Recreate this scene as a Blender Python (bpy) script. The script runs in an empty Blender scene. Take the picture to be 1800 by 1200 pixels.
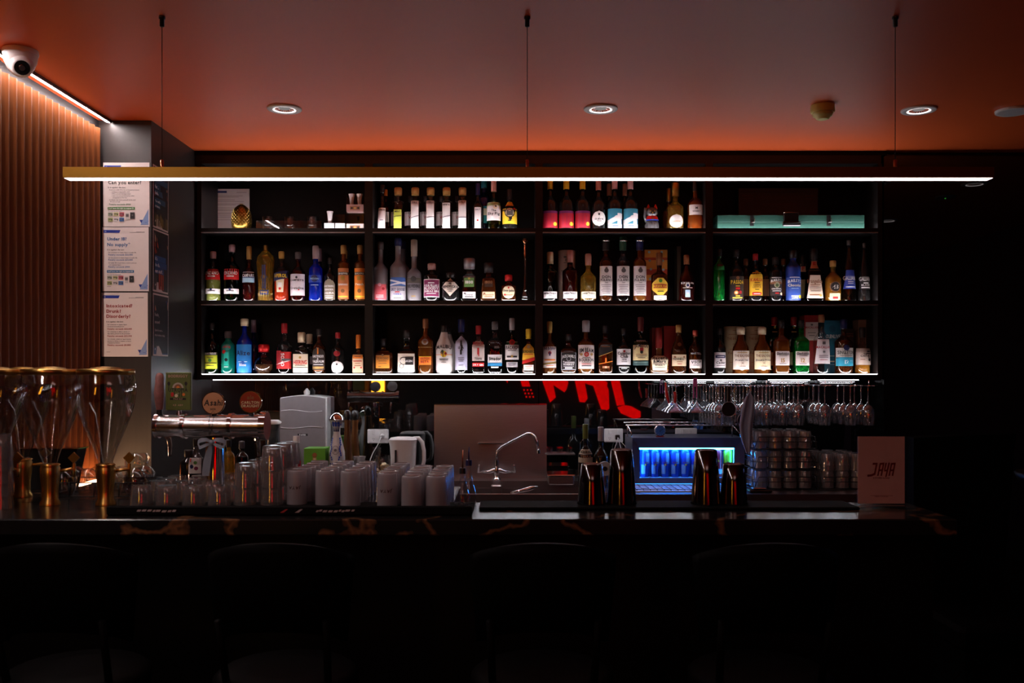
import bpy, math, random
from mathutils import Vector, Matrix
random.seed(7)
PI = math.pi
SC = bpy.context.scene
COL = SC.collection
F = 1650.0; CX = 900.0; HY = 655.0; EYE = 1.55      # focal length in pixels, principal column, horizon row, eye height
def W(px, py, d): return ((px-CX)/F*d, d, EYE+(HY-py)/F*d)
def X_(px, d): return (px-CX)/F*d
def Z_(py, d): return EYE+(HY-py)/F*d

# ---------- camera
cd = bpy.data.cameras.new('camera'); cam = bpy.data.objects.new('camera', cd); COL.objects.link(cam)
cam.location = (0, 0, EYE); cam.rotation_euler = (PI/2, 0, 0)
cd.sensor_width = 36.0; cd.lens = 33.0; cd.shift_x = 0.0; cd.shift_y = 55/1800
cd.clip_start = 0.05; cd.dof.use_dof = True; cd.dof.focus_distance = 5.15; cd.dof.aperture_fstop = 6.3
SC.camera = cam
# ---------- world, exposure
wd = bpy.data.worlds.new('world'); SC.world = wd; wd.use_nodes = True
wd.node_tree.nodes['Background'].inputs[0].default_value = (0.02, 0.012, 0.012, 1)
wd.node_tree.nodes['Background'].inputs[1].default_value = 0.0
SC.view_settings.view_transform = 'Standard'; SC.view_settings.look = 'None'
SC.view_settings.gamma = 1.0; SC.view_settings.use_curve_mapping = False
SC.view_settings.exposure = 0.0
try:
    SC.cycles.use_denoising = True; SC.cycles.transparent_max_bounces = 40
    SC.cycles.max_bounces = 8; SC.cycles.sample_clamp_indirect = 3.0; SC.cycles.use_light_tree = True
    SC.cycles.caustics_reflective = False; SC.cycles.caustics_refractive = False
except Exception: pass
# light levels
E_SHELF = 34.0      # strips set in the shelf boards
E_UNDER = 32.0       # strip under the lowest shelf
E_PEND = 5.5        # pendant diffuser
E_WALL = 150.0       # strip at the head of the slatted wall
E_LOW = 75.0        # low strip behind the slatted wall's bench
E_SIGN = 1.7
E_FRIDGE = 90.0
def lamp(name, loc, size, power, color, rot=(0, 0, 0), sy=None):
    l = bpy.data.lights.new(name, 'AREA'); l.energy = power; l.color = color; l.shape = 'RECTANGLE'
    l.size = size; l.size_y = sy or size
    o = bpy.data.objects.new(name, l); COL.objects.link(o); o.location = loc; o.rotation_euler = rot
    return o
# unseen ambient fill added behind the bar guests, low and red / white
lamp('added_room_fill', (0.5, -1.2, 2.6), 1.6, 3, (1.0, 0.6, 0.55), (math.radians(25), 0, 0), 0.6)
lamp('added_blue_fill', (4.0, 4.7, 1.9), 0.2, 0.8, (0.25, 0.35, 1.0), (math.radians(-90), 0, 0))  # added fill for the faint blue at the right, source unseen

# ---------- materials
MATS = {}
def nodes(m):
    m.use_nodes = True; nt = m.node_tree; nt.nodes.clear()
    out = nt.nodes.new('ShaderNodeOutputMaterial'); return nt, out
def pm(name, col, rough=0.5, metal=0.0, spec=0.5, noise=0.12, scale=30.0, bump=0.0, stretch=None, trans=0.0, coat=0.0):
    key = name
    if key in MATS: return MATS[key]
    m = bpy.data.materials.new(name); nt, out = nodes(m)
    p = nt.nodes.new('ShaderNodeBsdfPrincipled'); nt.links.new(p.outputs[0], out.inputs[0])
    p.inputs['Roughness'].default_value = rough; p.inputs['Metallic'].default_value = metal
    p.inputs['Specular IOR Level'].default_value = spec; p.inputs['Coat Weight'].default_value = coat
    p.inputs['Transmission Weight'].default_value = trans
    tc = nt.nodes.new('ShaderNodeTexCoord'); mp = nt.nodes.new('ShaderNodeMapping')
    if stretch: mp.inputs['Scale'].default_value = stretch
    nz = nt.nodes.new('ShaderNodeTexNoise'); nz.inputs['Scale'].default_value = scale; nz.inputs['Detail'].default_value = 4
    nt.links.new(tc.outputs['Object'], mp.inputs[0]); nt.links.new(mp.outputs[0], nz.inputs['Vector'])
    mx = nt.nodes.new('ShaderNodeMix'); mx.data_type = 'RGBA'
    mx.inputs['A'].default_value = tuple(c*(1-noise) for c in col)+(1,)
    mx.inputs['B'].default_value = tuple(min(1, c*(1+noise)) for c in col)+(1,)
    nt.links.new(nz.outputs[0], mx.inputs['Factor']); nt.links.new(mx.outputs['Result'], p.inputs['Base Color'])
    if bump:
        b = nt.nodes.new('ShaderNodeBump'); b.inputs['Strength'].default_value = bump; b.inputs['Distance'].default_value = 0.002
        nt.links.new(nz.outputs[0], b.inputs['Height']); nt.links.new(b.outputs[0], p.inputs['Normal'])
    MATS[key] = m; return m
def em(name, col, st):
    if name in MATS: return MATS[name]
    m = bpy.data.materials.new(name); nt, out = nodes(m)
    e = nt.nodes.new('ShaderNodeEmission'); e.inputs[0].default_value = tuple(col)+(1,); e.inputs[1].default_value = st
    nt.links.new(e.outputs[0], out.inputs[0]); MATS[name] = m; return m
def thin(name, tint=(1, 1, 1), refl=0.06, rough=0.03, body=None, bodyfac=0.0):
    """thin glass wall: clear or tinted, glossy by angle; optional cloudy body"""
    if name in MATS: return MATS[name]
    m = bpy.data.materials.new(name); nt, out = nodes(m); N = nt.nodes.new; L = nt.links.new
    t = N('ShaderNodeBsdfTransparent'); t.inputs[0].default_value = tuple(tint)+(1,)
    g = N('ShaderNodeBsdfGlossy'); g.inputs['Roughness'].default_value = rough
    lw = N('ShaderNodeLayerWeight'); pw = N('ShaderNodeMath'); pw.operation = 'POWER'; pw.inputs[1].default_value = 3.5
    L(lw.outputs['Facing'], pw.inputs[0])
    ma = N('ShaderNodeMath'); ma.operation = 'MULTIPLY_ADD'; ma.inputs[1].default_value = 0.75; ma.inputs[2].default_value = refl
    lw.inputs['Blend'].default_value = 0.5
    L(pw.outputs[0], ma.inputs[0])
    base = t
    if body:
        d = N('ShaderNodeBsdfDiffuse'); d.inputs[0].default_value = tuple(body)+(1,)
        tl = N('ShaderNodeBsdfTranslucent'); tl.inputs[0].default_value = tuple(body)+(1,)
        a = N('ShaderNodeMixShader'); a.inputs[0].default_value = 0.5; L(d.outputs[0], a.inputs[1]); L(tl.outputs[0], a.inputs[2])
        b = N('ShaderNodeMixShader'); b.inputs[0].default_value = bodyfac; L(t.outputs[0], b.inputs[1]); L(a.outputs[0], b.inputs[2])
        base = b
    mx = N('ShaderNodeMixShader'); L(ma.outputs[0], mx.inputs[0]); L(base.outputs[0], mx.inputs[1]); L(g.outputs[0], mx.inputs[2])
    L(mx.outputs[0], out.inputs[0]); MATS[name] = m; return m

M = dict(
 black=pm('black_lacquer', (0.0025, 0.002, 0.002), 0.4, spec=.10, noise=0.3),
 shelf=pm('black_shelf_board', (0.008, 0.007, 0.007), 0.4, spec=.3, noise=0.3),
 column=pm('charcoal_laminate', (0.022, 0.018, 0.0165), 0.45, noise=0.25, scale=6, stretch=(8, 8, .6)),
 slat=pm('timber_slat', (0.15, 0.042, 0.010), 0.55, spec=.2, noise=0.25, scale=20, stretch=(6, 6, .5)),
 ceil=pm('ceiling_paint', (0.74, 0.11, 0.020), 0.42, spec=.8, noise=0.04, scale=3, bump=0.03),
 floor=pm('floor_concrete', (0.03, 0.027, 0.027), 0.5, noise=0.3, scale=5),
 wall=pm('dark_wall', (0.006, 0.005, 0.006), 0.6, spec=.2),
 navy=pm('navy_wall', (0.03, 0.04, 0.10), 0.6),
 brass=pm('brass', (0.62, 0.36, 0.10), 0.28, 1.0, noise=0.1),
 brassd=pm('brushed_brass', (0.26, 0.13, 0.02), 0.4, 1.0, noise=0.1, scale=60, stretch=(.3, 8, 8)),
 chrome=pm('chrome', (0.75, 0.72, 0.72), 0.1, 1.0, noise=0.02),
 steel=pm('brushed_steel', (0.34, 0.30, 0.30), 0.3, 1.0, noise=0.12, scale=80, stretch=(.3, 1, 6)),
 tin=pm('dark_tin', (0.14, 0.13, 0.13), 0.10, 1.0, noise=0.1),
 white=pm('white_plastic', (0.72, 0.70, 0.70), 0.35, noise=0.03),
 paper=pm('paper', (0.70, 0.62, 0.60), 0.6, noise=0.02),
 grey=pm('grey_plastic', (0.25, 0.25, 0.26), 0.4),
 alu=pm('aluminium_profile', (0.35, 0.33, 0.33), 0.4, 0.6),
 rubber=pm('black_rubber', (0.005, 0.0045, 0.0045), 0.7, spec=.05),
 blackp=pm('black_plastic', (0.01, 0.01, 0.01), 0.3),
 wire=pm('black_wire', (0.01, 0.01, 0.011), 0.4),
 leather=pm('black_leather', (0.002, 0.0015, 0.0015), 0.6, spec=.04, bump=0.1),
 wood=pm('dark_turned_wood', (0.11, 0.045, 0.015), 0.25, noise=0.4, scale=12, stretch=(6, 6, .6)),
 copper=pm('copper', (0.75, 0.28, 0.14), 0.25, 1.0),
 cyl=pm('cream_plastic', (0.78, 0.70, 0.22), 0.4, noise=0.03),
 glass=thin('clear_glass', (.93, .93, .93), 0.11),
 cut=thin('cut_glass', (.80, .78, .78), 0.18, 0.10, (.68, .64, .64), 0.42),
 bglint=thin('base_glint_ring', (.8, .8, .8), 0.2, 0.1, (.8, .78, .78), 0.55),  # whitened ring stands in for strip light caught in the bottle feet
 stem=thin('stemware_glass', (.92, .92, .94), 0.22, 0.05, (.6, .58, .62), 0.06),
 tglass=thin('tumbler_glass', (.86, .84, .84), 0.12, 0.06, (.6, .54, .52), 0.16),
 frost=thin('frosted_glass', (.8, .76, .78), 0.03, 0.25, (.56, .52, .55), 0.62),
 acrylic=thin('clear_acrylic', (.95, .95, .95), 0.05, 0.02),
 led=em('shelf_led', (1, .93, .97), E_SHELF), ledu=em('under_shelf_led', (.93, .93, 1), E_UNDER),
 pend=em('pendant_diffuser', (1, .84, .84), E_PEND), ledw=em('wall_head_led', (1, .86, .84), E_WALL),
 ledlow=em('wall_low_led', (1, .55, .28), E_LOW),
 neon=em('red_sign', (1, 0.0, 0.0), E_SIGN), yneon=em('yellow_lit_tube', (1, .36, .02), 11.0),
 fled=em('fridge_led', (.02, .25, 1), E_FRIDGE),
)
def mirror_mat(name, k):
    m = bpy.data.materials.new(name); nt, out = nodes(m); N = nt.nodes.new; L = nt.links.new
    g = N('ShaderNodeBsdfGlossy'); g.inputs['Roughness'].default_value = 0.015; g.inputs[0].default_value = (.9, .9, .9, 1)
    d = N('ShaderNodeBsdfDiffuse'); d.inputs[0].default_value = (0.004, 0.0035, 0.0035, 1)
    nz = N('ShaderNodeTexNoise'); nz.inputs['Scale'].default_value = 1.5
    ma = N('ShaderNodeMath'); ma.operation = 'MULTIPLY_ADD'; ma.inputs[1].default_value = .02; ma.inputs[2].default_value = k
    L(nz.outputs[0], ma.inputs[0])
    mx = N('ShaderNodeMixShader'); L(ma.outputs[0], mx.inputs[0]); L(d.outputs[0], mx.inputs[1]); L(g.outputs[0], mx.inputs[2])
    L(mx.outputs[0], out.inputs[0]); return m
M['mirror'] = mirror_mat('black_glass_panel', .28); M['clad'] = mirror_mat('black_glass_cladding', .06)
def marble():
    m = bpy.data.materials.new('black_marble'); nt, out = nodes(m); N = nt.nodes.new; L = nt.links.new
    p = N('ShaderNodeBsdfPrincipled'); p.inputs['Roughness'].default_value = .20; L(p.outputs[0], out.inputs[0])
    tc = N('ShaderNodeTexCoord'); nz = N('ShaderNodeTexNoise'); nz.inputs['Scale'].default_value = 2.2; nz.inputs['Detail'].default_value = 5
    L(tc.outputs['Object'], nz.inputs['Vector'])
    cr = N('ShaderNodeValToRGB'); e = cr.color_ramp.elements
    e[0].position = .485; e[0].color = (.008, .007, .007, 1); e[1].position = .515; e[1].color = (.008, .007, .007, 1)
    k = e.new(.5); k.color = (.16, .07, .03, 1)
    L(nz.outputs[0], cr.inputs[0]); L(cr.outputs[0], p.inputs['Base Color']); return m
M['marble'] = marble()
_cc = {}
CN = dict(W=(.80, .77, .75), C=(.72, .60, .40), K=(.012, .01, .01), R=(.55, .012, .012), B=(.02, .06, .40), Y=(.80, .55, .03),
          O=(.75, .20, .02), G=(.06, .22, .03), P=(.20, .02, .08), T=(.02, .28, .42), A=(.50, .30, .07), S=(.36, .34, .36),
          N=(.01, .015, .08), D=(.10, .09, .09), L=(.32, .50, .62), V=(.50, .50, .70), H=(.55, .62, .08), M=(.32, .01, .015), E=(.42, .24, .07), Q=(.25, .10, .04))
def paint(c, rough=0.5, metal=0.0):
    key = (c, rough, metal)
    if key not in _cc:
        col = CN[c] if isinstance(c, str) else c
        _cc[key] = pm('paint_%s_%d_%d' % (c if isinstance(c, str) else '_'.join('%02d' % int(v*99) for v in c), rough*100, metal*10), col, rough, metal, noise=.04)
    return _cc[key]

# ---------- mesh helper
class MB:
    def __init__(s): s.v = []; s.f = []; s.m = []; s.mats = []; s.sm = []
    def mi(s, mat):
        if mat not in s.mats: s.mats.append(mat)
        return s.mats.index(mat)
    def add(s, vs, fs, mat, smooth=False):
        b = len(s.v); k = s.mi(mat); s.v += [tuple(v) for v in vs]
        for f in fs: s.f.append(tuple(i+b for i in f)); s.m.append(k); s.sm.append(smooth)
    def box(s, x0, x1, y0, y1, z0, z1, mat, bev=0.0):
        if bev:
            b = min(bev, (x1-x0)*.45, (y1-y0)*.45, (z1-z0)*.45)
            A = []
            for (zz, ins) in ((z0, b), (z0+b, 0), (z1-b, 0), (z1, b)):
                a0, a1, c0, c1 = x0+ins, x1-ins, y0+ins, y1-ins; q = b if ins == 0 else b*.6
                A.append([(a0+q, c0, zz), (a1-q, c0, zz), (a1, c0+q, zz), (a1, c1-q, zz), (a1-q, c1, zz), (a0+q, c1, zz), (a0, c1-q, zz), (a0, c0+q, zz)])
            vs = sum(A, []); fs = [tuple(range(7, -1, -1)), tuple(range(24, 32))]
            for r in range(3):
                for i in range(8): fs.append((r*8+i, r*8+(i+1) % 8, r*8+8+(i+1) % 8, r*8+8+i))
            s.add(vs, fs, mat); return s
        vs = [(x0, y0, z0), (x1, y0, z0), (x1, y1, z0), (x0, y1, z0), (x0, y0, z1), (x1, y0, z1), (x1, y1, z1), (x0, y1, z1)]
        s.add(vs, [(3, 2, 1, 0), (4, 5, 6, 7), (0, 1, 5, 4), (1, 2, 6, 5), (2, 3, 7, 6), (3, 0, 4, 7)], mat); return s
    def lathe(s, prof, mat, seg=20, c=(0, 0, 0), cap0=True, cap1=True, n=2.0, by=1.0, lob=None, smooth=True, ax='z'):
        rings = []
        for (z, r) in prof:
            for i in range(seg):
                t = 2*PI*(i+.5)/seg; co, si = math.cos(t), math.sin(t)
                if n != 2.0: co = math.copysign(abs(co)**(2/n), co); si = math.copysign(abs(si)**(2/n), si)
                rr = r*(1+lob(t, z)) if lob else r
                x, y = rr*co, rr*si*by
                rings.append({'z': (c[0]+x, c[1]+y, c[2]+z), 'x': (c[0]+z, c[1]+x, c[2]+y), 'y': (c[0]+x, c[1]-z, c[2]+y)}[ax])
        fs = []; k = len(prof)
        for r in range(k-1):
            for i in range(seg):
                j = (i+1) % seg; fs.append((r*seg+i, r*seg+j, r*seg+seg+j, r*seg+seg+i))
        s.add(rings, fs, mat, smooth)
        if cap0: s.add(rings[:seg], [tuple(range(seg-1, -1, -1))], mat)
        if cap1: s.add(rings[-seg:], [tuple(range(seg))], mat)
        return s
    def tube(s, pts, r, mat, seg=6, caps=True):
        pts = [Vector(p) for p in pts]; rings = []; up = Vector((0, 0, 1)); prev = None
        for i, p in enumerate(pts):
            d = (pts[min(i+1, len(pts)-1)]-pts[max(i-1, 0)]).normalized()
            a = prev if prev is not None else (Vector((1, 0, 0)) if abs(d.dot(up)) > .9 else up)
            u = (a-d*a.dot(d)).normalized(); w = d.cross(u); prev = u
            rr = r[i] if isinstance(r, (list, tuple)) else r
            for k in range(seg):
                t = 2*PI*k/seg; rings.append(p+(u*math.cos(t)+w*math.sin(t))*rr)
        fs = []
        for q in range(len(pts)-1):
            for k in range(seg):
                j = (k+1) % seg; fs.append((q*seg+k, q*seg+j, q*seg+seg+j, q*seg+seg+k))
        if caps: fs += [tuple(range(seg-1, -1, -1)), tuple(range((len(pts)-1)*seg, len(pts)*seg))]
        s.add(rings, fs, mat, True); return s
    def prism(s, poly, y0, y1, mat, T=None):
        n = len(poly); vs = [(x, y0, z) for x, z in poly]+[(x, y1, z) for x, z in poly]
        if T: vs = [T(v) for v in vs]
        fs = [tuple(range(n)), tuple(range(2*n-1, n-1, -1))]
        for i in range(n): fs.append((i, i+n, (i+1) % n+n, (i+1) % n))
        s.add(vs, fs, mat); return s
    def mesh(s, name):
        me = bpy.data.meshes.new(name); me.from_pydata(s.v, [], s.f)
        for m in s.mats: me.materials.append(m)
        me.polygons.foreach_set('material_index', s.m); me.polygons.foreach_set('use_smooth', s.sm); me.update()
        return me
    def build(s, name, parent=None, loc=None, rotz=0):
        return put(name, s.mesh(name), parent, loc, rotz)
def put(name, me, parent=None, loc=None, rotz=0):
    o = bpy.data.objects.new(name, me); COL.objects.link(o)
    if parent is not None: o.parent = parent
    if loc is not None: o.location = loc
    if rotz: o.rotation_euler = (0, 0, rotz)
    return o
def thing(name, label, cat, loc=(0, 0, 0), group=None, rotz=0):
    o = bpy.data.objects.new(name, None); COL.objects.link(o); o.location = loc; o.rotation_euler = (0, 0, rotz)
    o.empty_display_size = .05
    return tag(o, label, cat, group)
def tag(o, label, cat, group=None):
    o['label'] = label; o['category'] = cat
    if group: o['group'] = group
    return o
def struct(o): o['kind'] = 'structure'; return o
def bx(name, x0, x1, y0, y1, z0, z1, mat, parent=None, bev=0.0): return MB().box(x0, x1, y0, y1, z0, z1, mat, bev).build(name, parent)

# ---------- lettering: glyph outlines measured once, then laid out here
GL = {}
def init_glyphs():
    for ch in "ABCDEFGHIJKLMNOPQRSTUVWXYZabcdefghijklmnopqrstuvwxyz0123456789?*$,.:&'!-/+":
        cu = bpy.data.curves.new('g', 'FONT'); cu.body = ch; cu.size = 1.0; cu.resolution_u = 2; cu.offset = 0.026
        ob = bpy.data.objects.new('g', cu); me = ob.to_mesh()
        vs = [(v.co.x, v.co.y) for v in me.vertices]; fs = [tuple(p.vertices) for p in me.polygons]
        ob.to_mesh_clear(); bpy.data.objects.remove(ob); bpy.data.curves.remove(cu)
        if vs:
            a = min(v[0] for v in vs); b = max(v[0] for v in vs)
            GL[ch] = ([(x-a, y) for x, y in vs], fs, b-a)
init_glyphs()
def glyphs(txt, size, slant=0.0):
    """returns verts, faces, width; size = capital height"""
    k = size/0.70; vs = []; fs = []; x = 0.0
    for ch in txt:
        g = GL.get(ch)
        if not g: x += .30*k; continue
        b = len(vs); vs += [(x+(p+slant*q)*k, q*k) for p, q in g[0]]; fs += [tuple(i+b for i in f) for f in g[1]]
        x += (g[2]+.085)*k
    return vs, fs, x-.085*k
class PR:
    """flat print laid through a map (x, y, lift) -> point"""
    def __init__(s, f, base=.0003): s.f = f; s.mb = MB(); s.n = 0; s.b = base
    def lift(s): s.n += 1; return s.b+s.n*.00005
    def rect(s, x0, y0, x1, y1, c, nx=1, l=None):
        l = l or s.lift(); vs = []; fs = []; nz = 1 if nx == 1 else max(1, min(6, int(abs(y1-y0)/.010)))
        for i in range(nx+1):
            x = x0+(x1-x0)*i/nx; vs += [s.f(x, y0+(y1-y0)*j/nz, l) for j in range(nz+1)]
        for i in range(nx):
            for j in range(nz): q = i*(nz+1)+j; fs.append((q, q+nz+1, q+nz+2, q+1))
        s.mb.add(vs, fs, paint(c)); return s
    def poly(s, pts, c): 
        l = s.lift(); s.mb.add([s.f(x, y, l) for x, y in pts], [tuple(range(len(pts)))], paint(c)); return s
    def disc(s, x, y, r, c, n=16, ry=None):
        l = s.lift(); ry = ry or r; vs = [s.f(x, y, l)]; fs = []
        for k in (.5, 1.0): vs += [s.f(x+k*r*math.cos(2*PI*i/n), y+k*ry*math.sin(2*PI*i/n), l) for i in range(n)]
        for i in range(n): j = (i+1) % n; fs += [(0, 1+i, 1+j), (1+i, 1+n+i, 1+n+j, 1+j)]
        s.mb.add(vs, fs, paint(c)); return s
    def text(s, t, x, y, size, c, al='c', maxw=None, slant=0, arc=0, rot=0, flip=False):
        vs, fs, w = glyphs(t, size, slant); k = min(1, maxw/w) if maxw and w > 0 else 1
        ox = {'c': -w*k/2, 'l': 0, 'r': -w*k}[al]; l = s.lift(); q = []
        for (a, b) in vs:
            u = a*k+ox; v = b-(arc*(u/(w*k/2+1e-9))**2 if arc else 0)
            if flip: u, v = -u, size-v
            if rot: u, v = -(b-size/2)*rot, (a*k+ox)*rot
            q.append(s.f(x+u, y+v, l))
        s.mb.add(q, fs, paint(c)); return s
    def build(s, name, parent): return s.mb.build(name, parent) if s.mb.f else None
def face(x0, y, z0): return lambda u, v, l: (x0+u, y-l, z0+v)        # faces the camera side (-Y)

# ================= THE ROOM
CZ = 2.77
struct(bx('floor', -2.1, 4.3, -2.2, 5.6, -.05, 0, M['floor']))
struct(bx('ceiling', -2.1, 4.3, -2.2, 5.6, CZ, CZ+.05, M['ceil']))
wl = struct(bx('wall_left', -2.1, -2.0, -2.2, 5.6, 0, CZ, M['wall']))
struct(bx('wall_back', -2.1, 4.3, 5.5, 5.6, 0, CZ, M['wall']))
struct(bx('wall_right', 4.2, 4.3, -2.2, 5.6, 0, CZ, M['navy']))
struct(bx('wall_front', -2.1, 4.3, -2.2, -2.1, 0, CZ, M['wall']))
sm = MB(); P = .0580
sm.prism([(0, 0), (.010, 0), (.014, .010), (.023, .030), (.030, .042), (.030, .050), (0, .052)], 0, 2.66, M['slat'], T=lambda v: (v[0], v[2], v[1]+.06)); slatme = sm.mesh('slat')
y = 4.5
while y > -2.0:
    y -= P
    put('slat', slatme, wl, (-2.0, y, 0))
# LED strip along the head of the slatted wall
t = thing('wall_strip_light', 'white light strip running along the top of the orange slatted wall', 'light', (-1.942, 1.4, CZ))
mb = MB(); mb.box(-.008, .010, -3.3, 3.13, -.012, -.001, M['blackp']); mb.box(.0065, .009, -3.3, 3.13, -.0162, -.0122, M['blackp']); mb.build('channel', t)
MB().box(-.006, .006, -3.3, 3.12, -.016, -.0122, M['ledw']).build('diffuser', t)
t = thing('low_wall_light', 'warm light strip low on the slatted wall behind the drink towers', 'light', (-1.95, 3.9, 1.02))
MB().box(-.012, .012, -.6, .56, 0, .02, M['alu']).build('channel', t)
MB().box(-.010, .010, -.6, .55, .02, .028, M['ledlow']).build('diffuser', t)
# charcoal column
cl = struct(bx('trim_1', -2.0, -1.745, 4.54, 5.5, 0, CZ, M['column']))
# black glass cladding right of the shelves and behind the bench
struct(bx('wall_cladding_right', 2.06, 4.2, 5.20, 5.5, 0, CZ, M['clad']))
struct(bx('trim_2', -1.745, 2.06, 5.16, 5.20, 2.745, CZ, M['black']))

# ================= SHELVING UNIT
SY0, SY1 = 5.16, 5.47
SX0, SX1 = X_(343, 5.16), X_(1549, 5.16)
ROWS = [2.338, 1.941, 1.541]
su = thing('wall_shelving', 'black back-bar shelving unit of three lit shelves in four bays', 'shelving', (0, 0, 0))
DV = [(346, 354), (641, 655), (941, 954), (1240, 1253), (1543, 1551)]
DVX = [(X_(a, 5.16), X_(b, 5.16)) for a, b in DV]
for a, b in DVX: bx('upright_panel', a, b, SY0, SY1, 1.521, 2.70, M['shelf'], su)
bx('back_panel', SX0, SX1, 5.452, SY1, 1.521, 2.70, M['black'], su)
bx('top_board', SX0, SX1, SY0, SY1, 2.70, 2.745, M['shelf'], su)
for k, z in enumerate(ROWS):
    for i in range(4):
        xa, xb = DVX[i][1], DVX[i+1][0]
        bx('shelf_board', xa, xb, SY0, 5.452, z-.018, z, M['shelf'], su)
        bx('led_strip', xa+.002, xb-.002, 5.168, 5.180, z, z+(.004 if k < 2 else .0028), M['led'], su)
        if k < 2: bx('front_lip', xa, xb, 5.160, 5.167, z, z+.007, M['shelf'], su)
        if k < 2: bx('edge_profile', xa, xb, 5.155, 5.16, z-.020, z-.015, M['alu'], su)
bx('bottom_rail', SX0, SX1, SY0, 5.452, 1.513, 1.521, M['shelf'], su)
for xa, xb in ((374, 1160), (1172, 1330), (1352, 1424), (1440, 1510)):
    bx('under_led_strip', X_(xa, 5.16), X_(xb, 5.16), 5.165, 5.180, 1.510, 1.513, M['ledu'], su)
# splashback of black glass panels
bx_ = [(-1.745, X_(946, 5.45)), (X_(947, 5.45)+.001, 2.06)]
sb = thing('splashback', 'black glass splashback between the bench and the lit shelves', 'splashback', (0, 0, 0))
for a, b in bx_: bx('glass_panel', a, b, 5.452, 5.47, .94, 1.512, M['mirror'], sb)

# ================= BAR AND BENCH
BZ = 1.10
bar = thing('bar_counter', 'long black marble bar counter with brown veins', 'counter', (0, 0, 0))
MB().box(-1.966, 1.37, 2.885, 3.26, BZ-.05, BZ, M['marble'], .004).build('counter_top', bar)
MB().box(-1.966, -.203, 3.262, 3.72, BZ-.05, BZ, M['marble']).build('rear_top', bar)
MB().box(-1.966, 1.34, 2.99, 3.05, 0, BZ-.052, M['black']).build('front_panel', bar)
MB().box(1.28, 1.34, 3.052, 3.24, 0, BZ-.052, M['black']).build('end_panel', bar)
be = thing('back_bench', 'stainless back bench running below the splashback', 'bench', (0, 0, 0))
HB = .94
sx0, sx1 = X_(700, 4.9), X_(1040, 4.9)
MB().box(-1.74, sx0, 4.72, 5.45, HB-.04, HB, M['steel']).build('bench_top', be)
MB().box(sx1, 2.0, 4.72, 5.45, HB-.04, HB, M['steel']).build('bench_top', be)
MB().box(sx0, sx1, 5.30, 5.45, HB-.04, HB, M['steel']).build('rear_ledge', be)
MB().box(sx0, sx1, 4.72, 4.75, HB-.04, HB, M['steel'], .006).build('front_rim', be)
mb = MB(); mb.box(sx0, sx1, 4.75, 5.30, HB-.24, HB-.235, M['steel']); mb.box(sx0, sx1, 5.295, 5.30, HB-.235, HB-.04, M['steel'])
mb.box(sx0-.004, sx0, 4.75, 5.30, HB-.24, HB-.04, M['steel']); mb.box(sx1, sx1+.004, 4.75, 5.30, HB-.24, HB-.04, M['steel']); mb.build('sink_basin', be)
MB().box(-1.74, 2.0, 4.74, 4.76, 0, HB-.25, M['black']).build('cabinet_front', be)
MB().box(-1.74, 2.0, 4.715, 4.72, HB-.10, HB-.001, M['steel']).build('front_apron', be)
# ================= BOTTLES
def sprof(bh=.56, sh=.74, nr=.31, ch=.10, r0=1.0, top=1.0, lip=1):
    p = [(0, .86*r0), (.012, .96*r0), (.03, r0)]
    for i in range(1, 4): p.append((.03+(bh-.03)*i/3, r0+(top-r0)*i/3))
    for i in range(1, 7):
        t = i/6; p.append((bh+(sh-bh)*t, nr+(top-nr)*(.5+.5*math.cos(PI*t))**(.85)))
    e = 1-ch; p.append((e-.012, nr)); 
    if lip: p += [(e-.010, nr*1.18), (e, nr*1.18)]
    return p
SH = {
 'std': (sprof(), .10, 2, 1), 'wine': (sprof(.58, .80, .30, .02), .17, 2, 1), 'tall': (sprof(.66, .78, .36, .10), .10, 2, 1),
 'vod': (sprof(.56, .70, .36, .05), .10, 2, 1), 'slim': (sprof(.68, .76, .40, .10), .12, 2, 1),
 'sq': (sprof(.60, .72, .34, .12), .12, 6, .8), 'squat': (sprof(.58, .70, .28, .16), .16, 8, .6),
 'trap': (sprof(.58, .66, .34, .20, 1.0, .78), .20, 7, .7), 'cone': (sprof(.10, .72, .30, .12), .12, 2, 1),
 'flask': ([(0, .45), (.02, .5), (.08, .72), (.16, .90), (.28, 1), (.40, .95), (.52, .72), (.60, .42), (.64, .28), (.80, .26)], .20, 2, 1),
 'apoth': (sprof(.66, .80, .40, .12), .12, 2, 1), 'gall': (sprof(.42, .95, .22, .05, 1.0, .80), .05, 2, 1),
 'mal': ([(0, .70), (.02, .85), (.10, 1), (.22, .97), (.40, .98), (.56, 1.0), (.66, .86), (.76, .58), (.86, .42), (.90, .38)], .12, 2, 1),
 'deco': ([(0, .9), (.03, .95), (.3, .80), (.6, .96), (.74, 1.08), (.80, 1.0), (.86, .6), (.92, .26)], .08, 2, 1),
 'jug': (sprof(.46, .62, .30, .14), .14, 5, .62),
 'jam': (sprof(.58, .72, .30, .14, 1, 1), .14, 2, 1),
 'bulb': ([(0, .5), (.015, .7), (.06, .97), (.11, 1), (.16, .95), (.22, .7), (.28, .35), (.36, .2), (.8, .16), (.82, .22)], .18, 2, 1),
 'henn': (sprof(.45, .80, .30, .12), .12, 2, .8),
 'balv': ([(0, .8), (.02, 1), (.50, 1), (.58, .92), (.66, .66), (.72, .48), (.80, .40), (.88, .36)], .12, 2, 1),
}
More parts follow.
